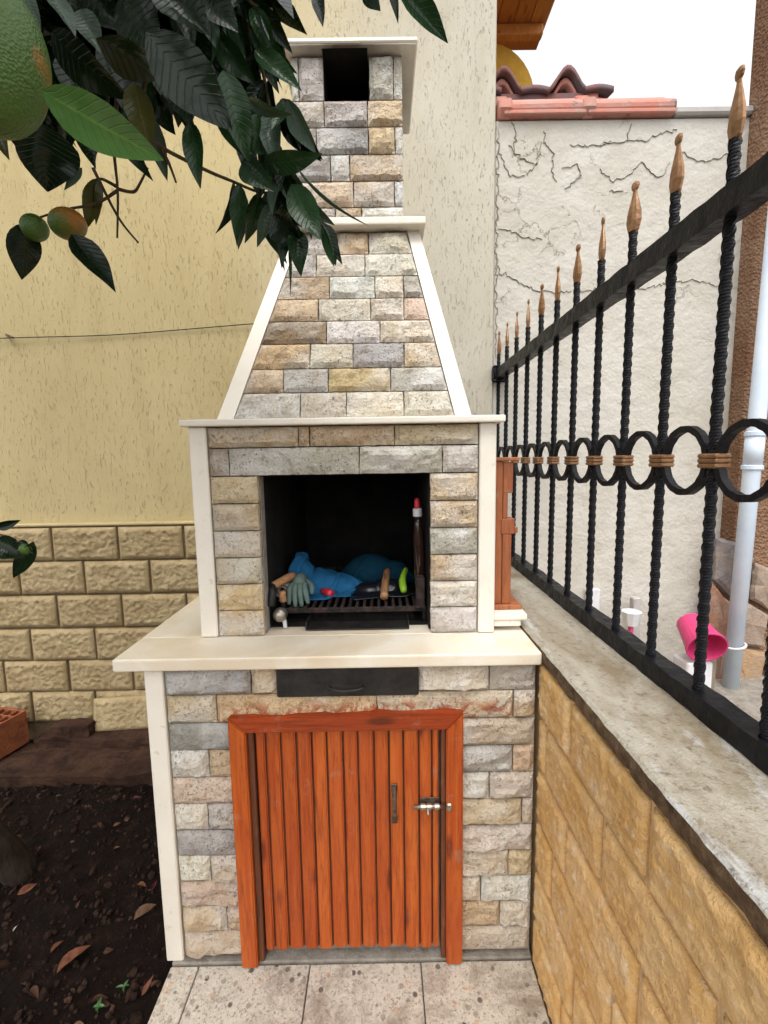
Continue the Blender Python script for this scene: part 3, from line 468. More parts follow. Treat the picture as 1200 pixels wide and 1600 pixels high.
# ================================================================== HOUSE WALL
hw = thing('house_wall', (-1.7, 2.25, 0), 'tall yellow scratch-plastered house wall with a rusticated block dado', 'wall')
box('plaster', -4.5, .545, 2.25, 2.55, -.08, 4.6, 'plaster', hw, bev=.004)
box('dado_backing', -4.0, -.45, 2.225, 2.252, -.08, 1.062, 'joint', hw, bev=0)
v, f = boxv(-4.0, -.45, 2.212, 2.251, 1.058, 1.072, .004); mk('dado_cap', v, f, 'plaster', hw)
TW_, TH_ = .328, .1725
vars_ = [rustic_mesh('wall_block', TW_-.012, TH_-.010, .016, s*7.3, 'block') for s in range(6)]
offs = [-1.320, -1.500, -1.326, -1.477, -1.300, -1.506]
zr = [1.055, .883, .712, .535, .364, .198, .03]
for r in range(6):
    zc = (zr[r]+zr[r+1])/2
    for k in range(-5, 4):
        xa = offs[r]+k*TW_; 
        if xa+TW_ > -.46 or xa < -2.9: continue
        o = mk('wall_block', None, None, None, hw, mesh=random.choice(vars_), loc=(xa+TW_/2+random.uniform(-.002, .002), 2.212+random.uniform(-.002, .002), zc))
        o.rotation_euler = (random.uniform(-.006, .006), random.uniform(-.004, .004), random.uniform(-.006, .006))
# soot on the wall behind the chimney mouth is left by real smoke: thin black film
# cable pinned on the wall
cb = thing('wall_cable', (-1.75, 2.245, 1.97), 'thin sagging wire pinned across the yellow plaster', 'wire')
p = [(-2.3, 2.24, 1.955), (-1.74, 2.235, 1.965), (-1.3, 2.24, 1.972), (-.9, 2.24, 1.995), (-.55, 2.235, 2.015), (-.2, 2.24, 2.02)]
v, f = tube(smoothpath(p), .0022, 6); mk('wire', v, f, 'dark_metal', cb)
v, f = tube([(-1.79, 2.252, 1.985), (-1.735, 2.22, 1.962)], .005, 6); mk('nail', v, f, 'worn', cb)

# ================================================================== BOUNDARY WALL, ROOF, NEIGHBOUR HOUSE
bw = thing('boundary_wall', (1.15, 2.26, 0), 'whitewashed cracked plaster wall behind the iron railing', 'wall')
box('plaster', .547, 1.73, 2.258, 2.50, -.08, 2.90, 'white_plaster', bw, bev=.006)
CRK = random.Random(5)
for L_ in CRACKS:
    pts = []
    for (x0, z0), (x1, z1) in zip(L_[:-1], L_[1:]):
        n = max(2, int(math.hypot(x1-x0, z1-z0)/.012))
        for k in range(n): pts.append((x0+(x1-x0)*k/n+CRK.uniform(-.008, .008), z0+(z1-z0)*k/n+CRK.uniform(-.008, .008)))
    pts.append(L_[-1]); n = len(pts); V, F = [], []
    for k, (x, z) in enumerate(pts):
        d = Vector((pts[min(k+1, n-1)][0]-pts[max(k-1, 0)][0], 0, pts[min(k+1, n-1)][1]-pts[max(k-1, 0)][1])).normalized(); q = Vector((d.z, 0, -d.x))
        wd = .0013*math.sin(math.pi*(k+.3)/(n-.4))**.5*CRK.uniform(.35, 1.4)+.0003
        V += [Vector((x, 2.2550, z))-q*wd*2.4, Vector((x, 2.2535, z))-q*wd, Vector((x, 2.2575, z)), Vector((x, 2.2548, z))+q*wd]
    for k in range(n-1): F += [[4*k+i, 4*k+i+1, 4*k+5+i, 4*k+4+i] for i in range(3)]
    me_ = mk('crack', V, F, 'white_plaster', bw); me_.data.materials.append(MT['crack'])
    for k, p in enumerate(me_.data.polygons): p.material_index = 1 if k % 3 else 0
rf = thing('clay_tile_coping', (.97, 2.3, 2.9), 'pink clay roof tiles bedded along the top of the cracked wall', 'roof tiles')
def rolltile(x0, x1, dz=0):
    parts = []
    for (y, z, r) in ((2.262, 2.940, .034), (2.345, 3.005, .033)):
        parts.append(tube([(x0, y, z+dz), (x0+.02, y, z+dz), (x1-.02, y, z+dz+.004), (x1, y, z+dz+.004)], [r*.96, r, r, r*.97], 14))
    parts.append(boxv(x0+.003, x1-.003, 2.225, 2.42, 2.903+dz, 2.922+dz, .004))
    parts.append(boxv(x0+.005, x1-.005, 2.29, 2.44, 2.93+dz, 2.972+dz, .004))
    return join(*parts)
for x0, x1 in ((.575, .955), (.955, 1.36)):
    v, f = rolltile(x0, x1); t_ = mk('roof_tile', v, f, 'clay', rf)
    for (y, z) in ((2.262, 2.942), (2.345, 3.008)):
        v, f = tube([(x0-.02, y, z), (x0-.012, y, z), (x0+.03, y, z), (x0+.038, y, z)], [.040, .047, .047, .041], 7); mk('tile_collar', v, f, 'clay', t_)
box('ridge_mortar', 1.36, 1.72, 2.235, 2.42, 2.902, 2.936, 'grey_board', rf, bev=.008)
rb = thing('rear_roof', (.85, 2.6, 3.2), 'dark mauve wavy roof tiles rising behind the wall coping', 'roof tiles')
def stile(xc, wd, y0, y1, z):
    prof = []
    for k in range(17):
        u = k/16; x = xc-wd/2+wd*u
        h = .105*math.sin(math.pi*min(1, u/.55))**1.3 if u < .55 else .012*math.sin((u-.55)/.45*math.pi)
        prof.append((x, z+h))
    V = []
    for (y, dz) in ((y0, 0), (y1, .10)):
        for (x, zz) in prof: V.append((x, y, zz+dz))
        for (x, zz) in prof: V.append((x, y, zz+dz-.028))
    n = 17; F = []
    for k in range(16):
        F += [[k, k+1, 2*n+k+1, 2*n+k], [n+k, n+k+1, 3*n+k+1, 3*n+k], [k, k+1, n+k+1, n+k], [2*n+k, 2*n+k+1, 3*n+k+1, 3*n+k]]
    F += [[0, n, 3*n, 2*n], [n-1, 2*n-1, 4*n-1, 3*n-1]]
    return V, F
for xc in (.49, .74, 1.075):
    v, f = stile(xc, .33, 2.58, 2.95, 3.275); mk('roof_tile', v, f, 'dark_clay', rb, smooth=True)
    v, f = stile(xc-.01, .30, 2.61, 2.95, 3.235); mk('under_tile', v, f, 'clay', rb, smooth=True)
box('fascia', .40, 1.10, 2.60, 2.70, 3.16, 3.262, 'dark_clay', rb, bev=.005)
box('fascia_end', 1.10, 1.17, 2.60, 2.72, 3.17, 3.262, 'clay', rb, bev=.005)
box('support', .42, 1.15, 2.605, 2.9, -.08, 3.165, 'cement', rb, bev=0)
nh = thing('neighbour_house', (.6, 3.3, 0), 'yellow house corner under an orange pine eave', 'house')
V = []; cx_ = .72
for y in (3.25, 3.4):
    V += [(.1, y, -.08), (1.02, y, -.08)]+[(cx_+.32*math.cos(R(a_)), y, 3.70+.34*math.sin(R(a_))) for a_ in range(0, 100, 10)]+[(.1, y, 4.04)]
n = len(V)//2
mk('wall', V, [list(range(n)), list(range(n, 2*n))[::-1]]+[[k, (k+1) % n, n+(k+1) % n, n+k] for k in range(n)], 'yellow_paint', nh)
box('eave_beam', .1, 1.07, 3.19, 3.245, 4.035, 4.10, 'soffit_wood', nh, bev=.006)
for k in range(9):
    x0 = 1.09-.105*(k+1); mk('soffit_plank', *boxv(x0+.002, x0+.103, 2.62, 3.24, 4.104, 4.125, .003), 'soffit_wood', nh)
box('roof_deck', .1, 1.10, 2.60, 3.42, 4.128, 4.16, 'soffit_wood', nh, bev=0)
# roughcast neighbour wall, lower part clad in flagstones
rw = thing('roughcast_wall', (2.2, 2.2, 0), 'brown roughcast wall clad with irregular flagstones at its foot', 'wall')
box('roughcast', 1.715, 3.6, 2.17, 2.275, -.08, 4.4, 'roughcast', rw, bev=.012, segs=2)
FC = dict(g=(.17, .15, .155), r=(.30, .14, .085), b=(.27, .20, .15), o=(.36, .22, .11))
for poly, c in FLAGS:
    cx_ = sum(p[0] for p in poly)/len(poly); cz_ = sum(p[1] for p in poly)/len(poly)
    pts = []
    for k in range(len(poly)):
        p, q = poly[k], poly[(k+1) % len(poly)]
        for t in (0, .33, .66): pts.append((p[0]+(q[0]-p[0])*t+random.uniform(-.006, .006), p[1]+(q[1]-p[1])*t+random.uniform(-.006, .006)))
    n = len(pts); V = [(x, 2.172, z) for x, z in pts]+[(x, 2.142+random.uniform(-.006, .006), z) for x, z in pts]+[(cx_+(x-cx_)*.82, 2.130+random.uniform(-.008, .006), cz_+(z-cz_)*.86) for x, z in pts]+[(cx_, 2.126, cz_)]
    F = []
    for k in range(n):
        k2 = (k+1) % n; F += [[k, k2, n+k2, n+k], [n+k, n+k2, 2*n+k2, 2*n+k], [2*n+k, 2*n+k2, 3*n]]
    F.append(list(range(n))); mk('flagstone', V, F, 'flag', rw, color=FC[c])
# downpipe
dp = thing('drain_pipe', (1.62, 2.0, .25), 'pale blue plastic drain pipe standing against the brown wall', 'pipe')
PB, PT = Vector(PIPE[0]), Vector(PIPE[1]); pd = (PT-PB)/(PT.z-PB.z)
def pz(z): return PB+pd*(z-PB.z)
v, f = tube([pz(.25), pz(1.35), pz(4.3)], .034, 20); mk('pipe', v, f, 'pvc', dp, smooth=True)
for z in (1.30, 1.45):
    v, f = tube([pz(z-.012), pz(z-.008), pz(z+.008), pz(z+.012)], [.035, .042, .042, .035], 20); mk('pipe_coupling', v, f, 'pvc', dp)
v, f = tube([pz(1.31), pz(1.44)], .0372, 20); mk('pipe_sleeve', v, f, 'pvc', dp, smooth=True)
c_ = pz(.46); ring = [(c_.x+.042*math.cos(t*math.pi/10), c_.y+.042*math.sin(t*math.pi/10), .46+.010*math.cos(t*math.pi/10)) for t in range(21)]
v, f = tube(ring, .006, 8); mk('pipe_clamp', v, f, 'white_plastic', dp, smooth=True)
# things on the neighbour's yard
cs = thing('plastic_canister', (1.42, 1.98, .25), 'white plastic canister standing under the pink bucket', 'canister')
mk('body', *boxv(1.36, 1.48, 1.93, 2.04, .25, .43, .015, segs=3), 'white_plastic', cs, smooth=False)
v, f = tube([(1.42, 1.985, .43), (1.42, 1.985, .452)], .022, 14); mk('cap', v, f, 'white_plastic', cs)
bk = thing('pink_bucket', (1.40, 1.95, .455), 'pink plastic bucket tipped over with its mouth open', 'bucket')
Mb = Matrix.Translation((1.415, 1.90, .522)) @ Vector((-.12, -.9, -.38)).to_track_quat('Z', 'Y').to_matrix().to_4x4()
v, f = lathe([(.052, -.15), (.058, -.148), (.080, .0), (.084, .0), (.084, .011), (.078, .011), (.075, 0), (.050, -.14), (.001, -.14)], 26)
mk('pail', [Mb @ p for p in v], f, 'pink', bk, smooth=False)
box('grey_plank', 1.235, 1.275, 2.16, 2.20, .25, .66, 'grey_board', bev=.004); tag(bpy.data.objects['grey_plank'], 'grey offcut board upright against the white wall', 'board')
box('brown_plank', 1.485, 1.515, 1.96, 2.0, .25, .47, 'brown_board', bev=.004); tag(bpy.data.objects['brown_plank'], 'short brown board standing between bucket and drain pipe', 'board')
sp = thing('spray_bottle', (1.17, 2.06, .25), 'white and pink plastic bottle standing by the grey board', 'bottle')
v, f = lathe([(.024, .05), (.026, .06), (.026, .27), (.020, .30), (.012, .33), (.012, .36)], 16); mk('bottle_body', [p+Vector((1.17, 2.06, .20)) for p in v], f, 'pink', sp, smooth=True)
v, f = lathe([(.02, .36), (.03, .365), (.045, .43), (.03, .435)], 10); mk('bottle_head', [p+Vector((1.17, 2.06, .20)) for p in v], f, 'white_plastic', sp)
box('white_panel', 1.03, 1.10, 2.225, 2.250, .25, .69, 'white_plastic', bev=.004); tag(bpy.data.objects['white_panel'], 'pale plastic panel leaning flat on the cracked wall', 'panel')

# ================================================================== LOW GARDEN WALL
gw = thing('garden_wall', (.58, .5, 0), 'low ochre block wall with weathered concrete coping beside the barbecue', 'wall')
box('wall_core', .401, .605, -1.6, 2.255, -.08, .848, 'peach_joint', gw, bev=0)
BW, BH = .286, .1445
bvars = [rustic_mesh('wall_block', BW-.012, BH-.010, .014, s*5.1+50, 'block_ochre', amp=.006, margin=.009, cell=.0075, base=.5) for s in range(6)]
joff = [.62, .757, .912-BW, .70, .85, .62]
for r in range(6):
    z1 = .846-r*BH
    for k in range(-8, 4):
        ya = joff[r]+k*BW
        if ya > 1.06 or ya < -1.55: continue
        yb = min(ya+BW, 1.098)
        if yb-ya < BW-.002:
            me = rustic_mesh('wall_block', yb-ya-.012, BH-.010, .014, r*3.3+9, 'block_ochre', amp=.006, margin=.009, cell=.0075, base=.5)
        else: me = random.choice(bvars)
        o = mk('wall_block', None, None, None, gw, mesh=me, loc=(.3935+random.uniform(-.0015, .0015), (ya+yb)/2, z1-BH/2), rot=(0, 0, R(-90)))
# coping slab with a ragged edge
V, F = [], []; ny = 260
for j in range(ny+1):
    y = -1.6+3.85*j/ny
    e = .005*fbm((y*22, 3, 0), 4)+.003*noise.noise(Vector((y*90, 1, 0)))
    e2 = .006*fbm((y*30, 8, 0), 4)
    row = [(.610, y, .846), (.610, y, .886), (.60, y, .890), (.55, y, .8905), (.5, y, .8895), (.42, y, .8885+.002*noise.noise(Vector((y*9, 0, 0)))), (.397-e*.6, y, .888+.2*e), (.391-e, y, .883+.3*e), (.389-e2, y, .868), (.390-e2*.8, y, .855), (.397-e2, y, .846)]
    V += row
m_ = 11
for j in range(ny):
    for i in range(m_): F.append([j*m_+i, j*m_+(i+1) % m_, (j+1)*m_+(i+1) % m_, (j+1)*m_+i])
F.append(list(range(m_))); F.append([ny*m_+i for i in range(m_)])
mk('coping', V, F, 'coping', gw)

# ================================================================== IRON FENCE
fn = thing('iron_fence', (.575, 1.4, .89), 'black wrought iron fence with bronze spear tips and a ring frieze', 'fence')
FX = .575
def ironbar(z0, z1, side, turn):
    n = int((z1-z0)/.0055); V, F = [], []
    for j in range(n+1):
        z = z0+(z1-z0)*j/n; a0 = (z-z0)/turn*math.pi/2
        for k in range(8):
            a_ = a0+k*math.pi/4; q = side*(.66 if k % 2 else .56); V.append((q*math.cos(a_), q*math.sin(a_), z))
    for j in range(n):
        for k in range(8): F.append([j*8+k, j*8+(k+1) % 8, (j+1)*8+(k+1) % 8, (j+1)*8+k])
    F += [list(range(8)), [n*8+k for k in range(8)]]
    return V, F
def hammered(y0, y1, x, z, hw_, hh_):
    n = int(abs(y1-y0)/.03); V, F = [], []
    for j in range(n+1):
        y = y0+(y1-y0)*j/n; e = [.0025*noise.noise(Vector((y*45, k*7.7, z*5))) for k in range(4)]
        V += [(x-hw_-e[0], y, z-hh_-e[1]), (x+hw_+e[1], y, z-hh_-e[2]), (x+hw_+e[2], y, z+hh_+e[3]), (x-hw_-e[3], y, z+hh_+e[0])]
    for j in range(n):
        for k in range(4): F.append([j*4+k, j*4+(k+1) % 4, (j+1)*4+(k+1) % 4, (j+1)*4+k])
    F += [[0, 1, 2, 3], [n*4+k for k in range(4)]]
    return V, F
YE = 2.256
tr_ = mk('top_rail', *hammered(-.6, YE, FX, 1.764, .021, .022), 'iron', fn)
mk('bottom_rail', *hammered(-.6, YE, FX+.004, .912, .021, .020), 'iron', fn)
v, f = boxv(FX-.035, FX+.035, 2.215, 2.257, 1.73, 1.80, .01, jit=.006, segs=2); mk('wall_bracket', v, f, 'iron', fn)
bars = [.784-.1475+.1475*k for k in range(12)]
bar_v = ironbar(.93, 1.862, .0150, .022)
barm = None; finm = None; ringm = None; colm = None
fin_prof = [(.0065, 0), (.012, .008), (.0165, .028), (.0150, .048), (.0095, .070), (.0055, .086), (.0048, .093), (.0078, .097), (.0092, .103), (.0078, .109), (.003, .112)]
for i, y in enumerate(bars):
    if barm is None:
        b = mk('bar', *bar_v, 'iron', fn, loc=(FX, y, 0)); barm = b.data
        v, f = lathe(fin_prof, 10, .5, 1.1); fi = mk('finial', v, f, 'bronze', b, loc=(FX, y, 1.855), smooth=False); finm = fi.data
        cvv, cff = join(*[boxv(-.0135, .0135, -.024, .024, z-.0042, z+.0042, .0025) for z in (-.0085, 0, .0085)]); cl = mk('collar', cvv, cff, 'bronze', b, loc=(FX, y, 1.3495)); colm = cl.data
    else:
        b = mk('bar', None, None, None, fn, mesh=barm, loc=(FX, y, 0), rot=(0, 0, 0))
        mk('finial', None, None, None, b, mesh=finm, loc=(FX, y, 1.855), rot=(0, 0, random.uniform(-.5, .5))); mk('collar', None, None, None, b, mesh=colm, loc=(FX, y, 1.3495))
    if i < len(bars)-1:
        if ringm is None:
            V, F = [], []; n = 40
            for k in range(n):
                a_ = 2*math.pi*k/n; e = .0006*math.sin(k*2.3)
                for (dr, dx) in ((.006, -.0065), (.006, .0065), (-.006, .0065), (-.006, -.0065)):
                    V.append((dx, (.0595+e+dr)*math.cos(a_), (.0595+e+dr)*math.sin(a_)))
            for k in range(n):
                for q in range(4): F.append([k*4+q, k*4+(q+1) % 4, ((k+1) % n)*4+(q+1) % 4, ((k+1) % n)*4+q])
            rg = mk('ring', V, F, 'iron', fn, loc=(FX, y+.07375, 1.3495)); ringm = rg.data
        else: mk('ring', None, None, None, fn, mesh=ringm, loc=(FX, y+.07375, 1.3495))

# ================================================================== BARBECUE
bb = thing('stone_barbecue', (-.11, 1.6, 0), 'garden barbecue of split travertine with marble slabs, hood and chimney', 'barbecue')
box('base_block', -.606, .383, 1.113, 2.2, -.08, .845, 'cement', bb, bev=0)
for (x0, x1, z0, z1, c) in BASE: stone(bb, x0, x1, z0, z1, c, 1.1, mat='stone_smear' if x1-x0 > .18 and .68 < z0 < .71 else 'stone')
box('corner_post', -.612, -.565, 1.088, 1.14, .004, .8455, 'marble2', bb, bev=.003)
box('counter_slab', -.675, .389, 1.065, 1.2045, .8475, .880, 'marble', bb, bev=.006, segs=3)
box('counter_slab', -.675, -.5065, 1.2055, 2.2, .8475, .8795, 'marble', bb, bev=.004, segs=2)
box('counter_slab', -.5055, .388, 1.2055, 2.2, .8475, .879, 'marble', bb, bev=.002)
# ash drawer
dr = box('ash_drawer', -.276, .084, 1.084, 1.16, .764, .8465, 'dark_metal', bb, bev=.003)
v, f = tube(smoothpath([(-.140, 1.086, .792), (-.138, 1.070, .792), (-.10, 1.064, .789), (-.06, 1.070, .792), (-.058, 1.086, .792)]), .0035, 8); mk('drawer_handle', v, f, 'dark_metal', dr, smooth=True)
# cupboard door
def prism(poly, y0, y1):
    n = len(poly); V = [(x, y0, z) for x, z in poly]+[(x, y1, z) for x, z in poly]
    return V, [list(range(n)), list(range(n, 2*n))[::-1]]+[[k, (k+1) % n, n+(k+1) % n, n+k] for k in range(n)]
def bevprism(poly, y0, y1, b=.003):
    V, F = prism(poly, y0, y1); bm = bmesh.new(); vv = [bm.verts.new(p) for p in V]
    for q in F: bm.faces.new([vv[i] for i in q])
    bmesh.ops.recalc_face_normals(bm, faces=bm.faces); bmesh.ops.bevel(bm, geom=bm.edges[:], offset=b, segments=2, affect='EDGES')
    bm.verts.index_update(); r = [v.co.copy() for v in bm.verts], [[v.index for v in q.verts] for q in bm.faces]; bm.free(); return r
fx0, fx1, fz0, fz1, fw = -.399, .195, .005, .723, .043
df = mk('door_frame', *bevprism([(fx0+.001, fz1), (fx1-.001, fz1), (fx1-fw, fz1-fw), (fx0+fw, fz1-fw)], 1.066, 1.112), 'door_wood_x', bb)
mk('frame_post', *bevprism([(fx0, fz0), (fx0+fw, fz0), (fx0+fw, fz1-fw-.001), (fx0, fz1-.001)], 1.066, 1.112), 'door_wood', df)
mk('frame_post', *bevprism([(fx1-fw, fz0), (fx1, fz0), (fx1, fz1-.001), (fx1-fw, fz1-fw-.001)], 1.066, 1.112), 'door_wood', df)
mk('jamb', *boxv(-.356, -.341, 1.080, 1.112, .008, .680, .002), 'jamb_wood', df)
mk('jamb', *boxv(.140, .152, 1.080, 1.112, .008, .680, .002), 'jamb_wood', df)
mk('jamb', *boxv(-.341, .140, 1.084, 1.112, .676, .681, .001), 'jamb_wood', df)
door = box('door', -.3395, .1365, 1.100, 1.1115, .035, .674, 'jamb_wood', bb, bev=.001)
ed = [337, 368, 412, 457, 502, 545, 592, 635, 682, 725, 767, 812, 850, 872]
ed = [-.3395+(e-337)/(872-337)*.476 for e in ed]
for k in range(13):
    x0, x1 = ed[k]+.0026, ed[k+1]-.0026; zb = .036+random.uniform(-.004, .004); zt = .674+random.uniform(-.002, .001)
    v, f = bevprism([(x0, zb), (x1, zb), (x1, zt), (x0, zt)], 1.086+random.uniform(-.001, .001), 1.102, .0035); mk('plank', v, f, 'door_wood', door)
    if k: mk('groove_bead', *boxv(ed[k]-.0022, ed[k]+.0012, 1.0945, 1.102, .038, .672, .0008), 'jamb_wood', door)
hd_ = mk('door_handle', *join(boxv(.010, .026, 1.0805, 1.0855, .500, .523, .002), boxv(.010, .026, 1.0805, 1.0855, .411, .434, .002), tube(smoothpath([(.018, 1.082, .515), (.018, 1.064, .495), (.018, 1.060, .466), (.018, 1.064, .437), (.018, 1.082, .42)]), .0062, 8)), 'worn', door)
bo = mk('bolt', *tube([(.068, 1.074, .4645), (.150, 1.074, .4645)], .0055, 10), 'steel', door, smooth=True)
mk('bolt_plate', *boxv(.085, .137, 1.0835, 1.0858, .455, .482, .0015), 'worn', bo)
for x in (.092, .107, .128): mk('bolt_strap', *tube([(x-.006, 1.074, .4645), (x+.006, 1.074, .4645)], .0085, 10), 'steel', bo)
mk('bolt_knob', *tube([(.105, 1.068, .461), (.105, 1.062, .452)], .004, 8), 'steel', bo)
mk('bolt_keeper', *boxv(.152, .166, 1.0610, 1.0690, .458, .480, .003), 'steel', df)

# firebox
box('box_side', -.500, -.336, 1.224, 2.0, .8795, 1.452, 'cement', bb, bev=0)
box('box_side', .131, .2995, 1.224, 2.0, .8795, 1.452, 'cement', bb, bev=0)
box('box_back', -.336, .131, 1.93, 2.0, .8795, 1.452, 'cement', bb, bev=0)
box('box_lintel', -.336, .131, 1.224, 1.93, 1.326, 1.452, 'cement', bb, bev=0)
box('reveal_slab', -.3345, -.3315, 1.226, 1.262, .881, 1.322, 'cement', bb, bev=.001)
box('firebox_lining', -.3345, -.330, 1.263, 1.925, .881, 1.324, 'soot', bb, bev=0)
box('firebox_lining', .1255, .1295, 1.235, 1.925, .881, 1.324, 'soot', bb, bev=0)
box('firebox_lining', -.329, .125, 1.922, 1.928, .881, 1.324, 'soot', bb, bev=0)
box('firebox_lining', -.329, .125, 1.23, 1.92, 1.320, 1.3245, 'soot', bb, bev=0)
box('firebox_floor', -.329, .125, 1.27, 1.92, .8805, .884, 'soot', bb, bev=0)
for (x0, x1, z0, z1, c) in BOX: stone(bb, x0, x1, z0, z1, c, 1.210, relief=.010)
box('box_post', -.5065, -.461, 1.199, 1.25, .8805, 1.453, 'marble2', bb, bev=.003)
box('box_post', .2585, .303, 1.199, 1.25, .8805, 1.453, 'marble2', bb, bev=.003)
box('mantel_slab', -.521, .321, 1.178, 2.0, 1.4535, 1.471, 'marble2', bb, bev=.004, segs=2)
# side ledge on the right
box('ledge_block', .3045, .382, 1.214, 2.0, .8915, .9115, 'marble2', bb, bev=.003)
box('ledge_slab', .3035, .397, 1.208, 2.0, .912, .929, 'marble2', bb, bev=.004, segs=2)
# hood
Y0h, Z0h = 1.252, 1.472
st, ct = math.sin(HANG), math.cos(HANG)
LH = .600
def hp(x, s, off=0): return (x, Y0h+s*st-off*ct, Z0h+s*ct+off*st)
HB, HT = (-.447, .246), (-.268, .122)
V = [hp(HB[0]+.012, 0, -.012), hp(HB[1]-.012, 0, -.012), hp(HT[1]-.012, LH, -.012), hp(HT[0]+.012, LH, -.012), (HB[0]+.012, 2.0, Z0h), (HB[1]-.012, 2.0, Z0h), (HT[1]-.012, 1.9, Z0h+LH*ct), (HT[0]+.012, 1.9, Z0h+LH*ct)]
mk('hood_core', V, [[0, 1, 2, 3], [4, 5, 6, 7], [0, 1, 5, 4], [1, 2, 6, 5], [2, 3, 7, 6], [3, 0, 4, 7]], 'cement', bb)
TWD = .042
for sgn in (0, 1):
    b0, t0 = HB[sgn], HT[sgn]; d_ = TWD if sgn == 0 else -TWD
    V = [hp(b0, 0, .006), hp(b0+d_*1.05, 0, .006), hp(t0+d_*.85, LH, .006), hp(t0, LH, .006), hp(b0, 0, -.03), hp(b0+d_*1.05, 0, -.03), hp(t0+d_*.85, LH, -.03), hp(t0, LH, -.03)]
    mk('hood_trim', V, [[0, 1, 2, 3], [4, 5, 6, 7], [0, 1, 5, 4], [1, 2, 6, 5], [2, 3, 7, 6], [3, 0, 4, 7]], 'marble2', bb)
def edge(sgn, s):
    d_ = TWD if sgn == 0 else -TWD; t = s/LH
    return HB[sgn]+d_*1.05+(HT[sgn]+d_*.85-HB[sgn]-d_*1.05)*t
for (x0, x1, s0, s1, c, pos) in HOOD:
    s0 = max(s0, .003); s1 = min(s1, LH-.002); a0, a1 = x0, x1; t0, t1 = x0, x1
    if pos == 'L': a0, t0 = edge(0, s0)+.001, edge(0, s1)+.001
    if pos == 'R': a1, t1 = edge(1, s0)-.001, edge(1, s1)-.001
    stone(bb, a0, a1, s0, s1, c, 0, origin=(0, Y0h, Z0h), tilt=-HANG if 0 else HANG, sx=(t0+.0012, t1-.0012), relief=.010)
ZL = Z0h+LH*ct
box('hood_ledge', -.292, .139, 1.398, 1.88, ZL+.001, ZL+.022, 'marble2', bb, bev=.004, segs=2)
# chimney
CZ0, CZ1 = ZL+.022, 2.506
zo = CHIM[0][2]
box('chimney_core', -.240, .074, 1.445, 1.74, CZ0, zo, 'cement', bb, bev=0)
box('chimney_jamb', -.240, -.150, 1.445, 1.74, zo, CZ1, 'soot', bb, bev=0)
box('chimney_jamb', -.022, .074, 1.445, 1.74, zo, CZ1, 'soot', bb, bev=0)
box('flue_lining', -.150, -.022, 1.60, 1.74, zo, CZ1, 'soot', bb, bev=0)
box('flue_lining', -.1495, -.0225, 1.434, 1.5995, zo+.0005, zo+.003, 'soot', bb, bev=0)
box('flue_lining', -.1495, -.0225, 1.402, 1.5995, CZ1-.003, CZ1-.0005, 'soot', bb, bev=0)
for (x0, x1, z0, z1, c) in CHIM:
    stone(bb, x0, x1, max(z0, CZ0+.001), min(z1, CZ1-.001), c, 1.43, relief=.009)
box('chimney_cap', -.268, .118, 1.388, 1.745, CZ1+.004, CZ1+.017, 'marble2', bb, bev=.003)
box('cap_underside', -.264, .114, 1.392, 1.742, CZ1, CZ1+.0039, 'sooted', bb, bev=.001)

# ------------------------------------------------------------------ things in and around the firebox
gr = thing('grill_rack', (-.1, 1.5, .9), 'burnt iron grill rack with parallel bars inside the firebox', 'grill')
for y in (1.285, 1.80): mk('cross_bar', *boxv(-.31, .124, y, y+.010, .915, .930, .002), 'grill', gr)
for k in range(20):
    x = -.30+k*.0218; mk('bar', *boxv(x-.0045, x+.0045, 1.296, 1.80, .918, .930, .0015), 'grill', gr)
for x in (-.305, .118): 
    for y in (1.30, 1.79): mk('leg', *boxv(x-.005, x+.005, y-.005, y+.005, .884, .915, .001), 'grill', gr)
ty = thing('ash_tray', (-.08, 1.36, .88), 'black sheet metal ash tray on the firebox floor', 'tray')
mk('tray', *join(boxv(-.225, .07, 1.235, 1.75, .8815, .8845, .001), boxv(-.225, -.221, 1.235, 1.75, .8845, .905, .001), boxv(.066, .07, 1.235, 1.75, .8845, .905, .001), boxv(-.221, .066, 1.747, 1.75, .8845, .905, .001)), 'dark_metal', ty)
import numpy as np
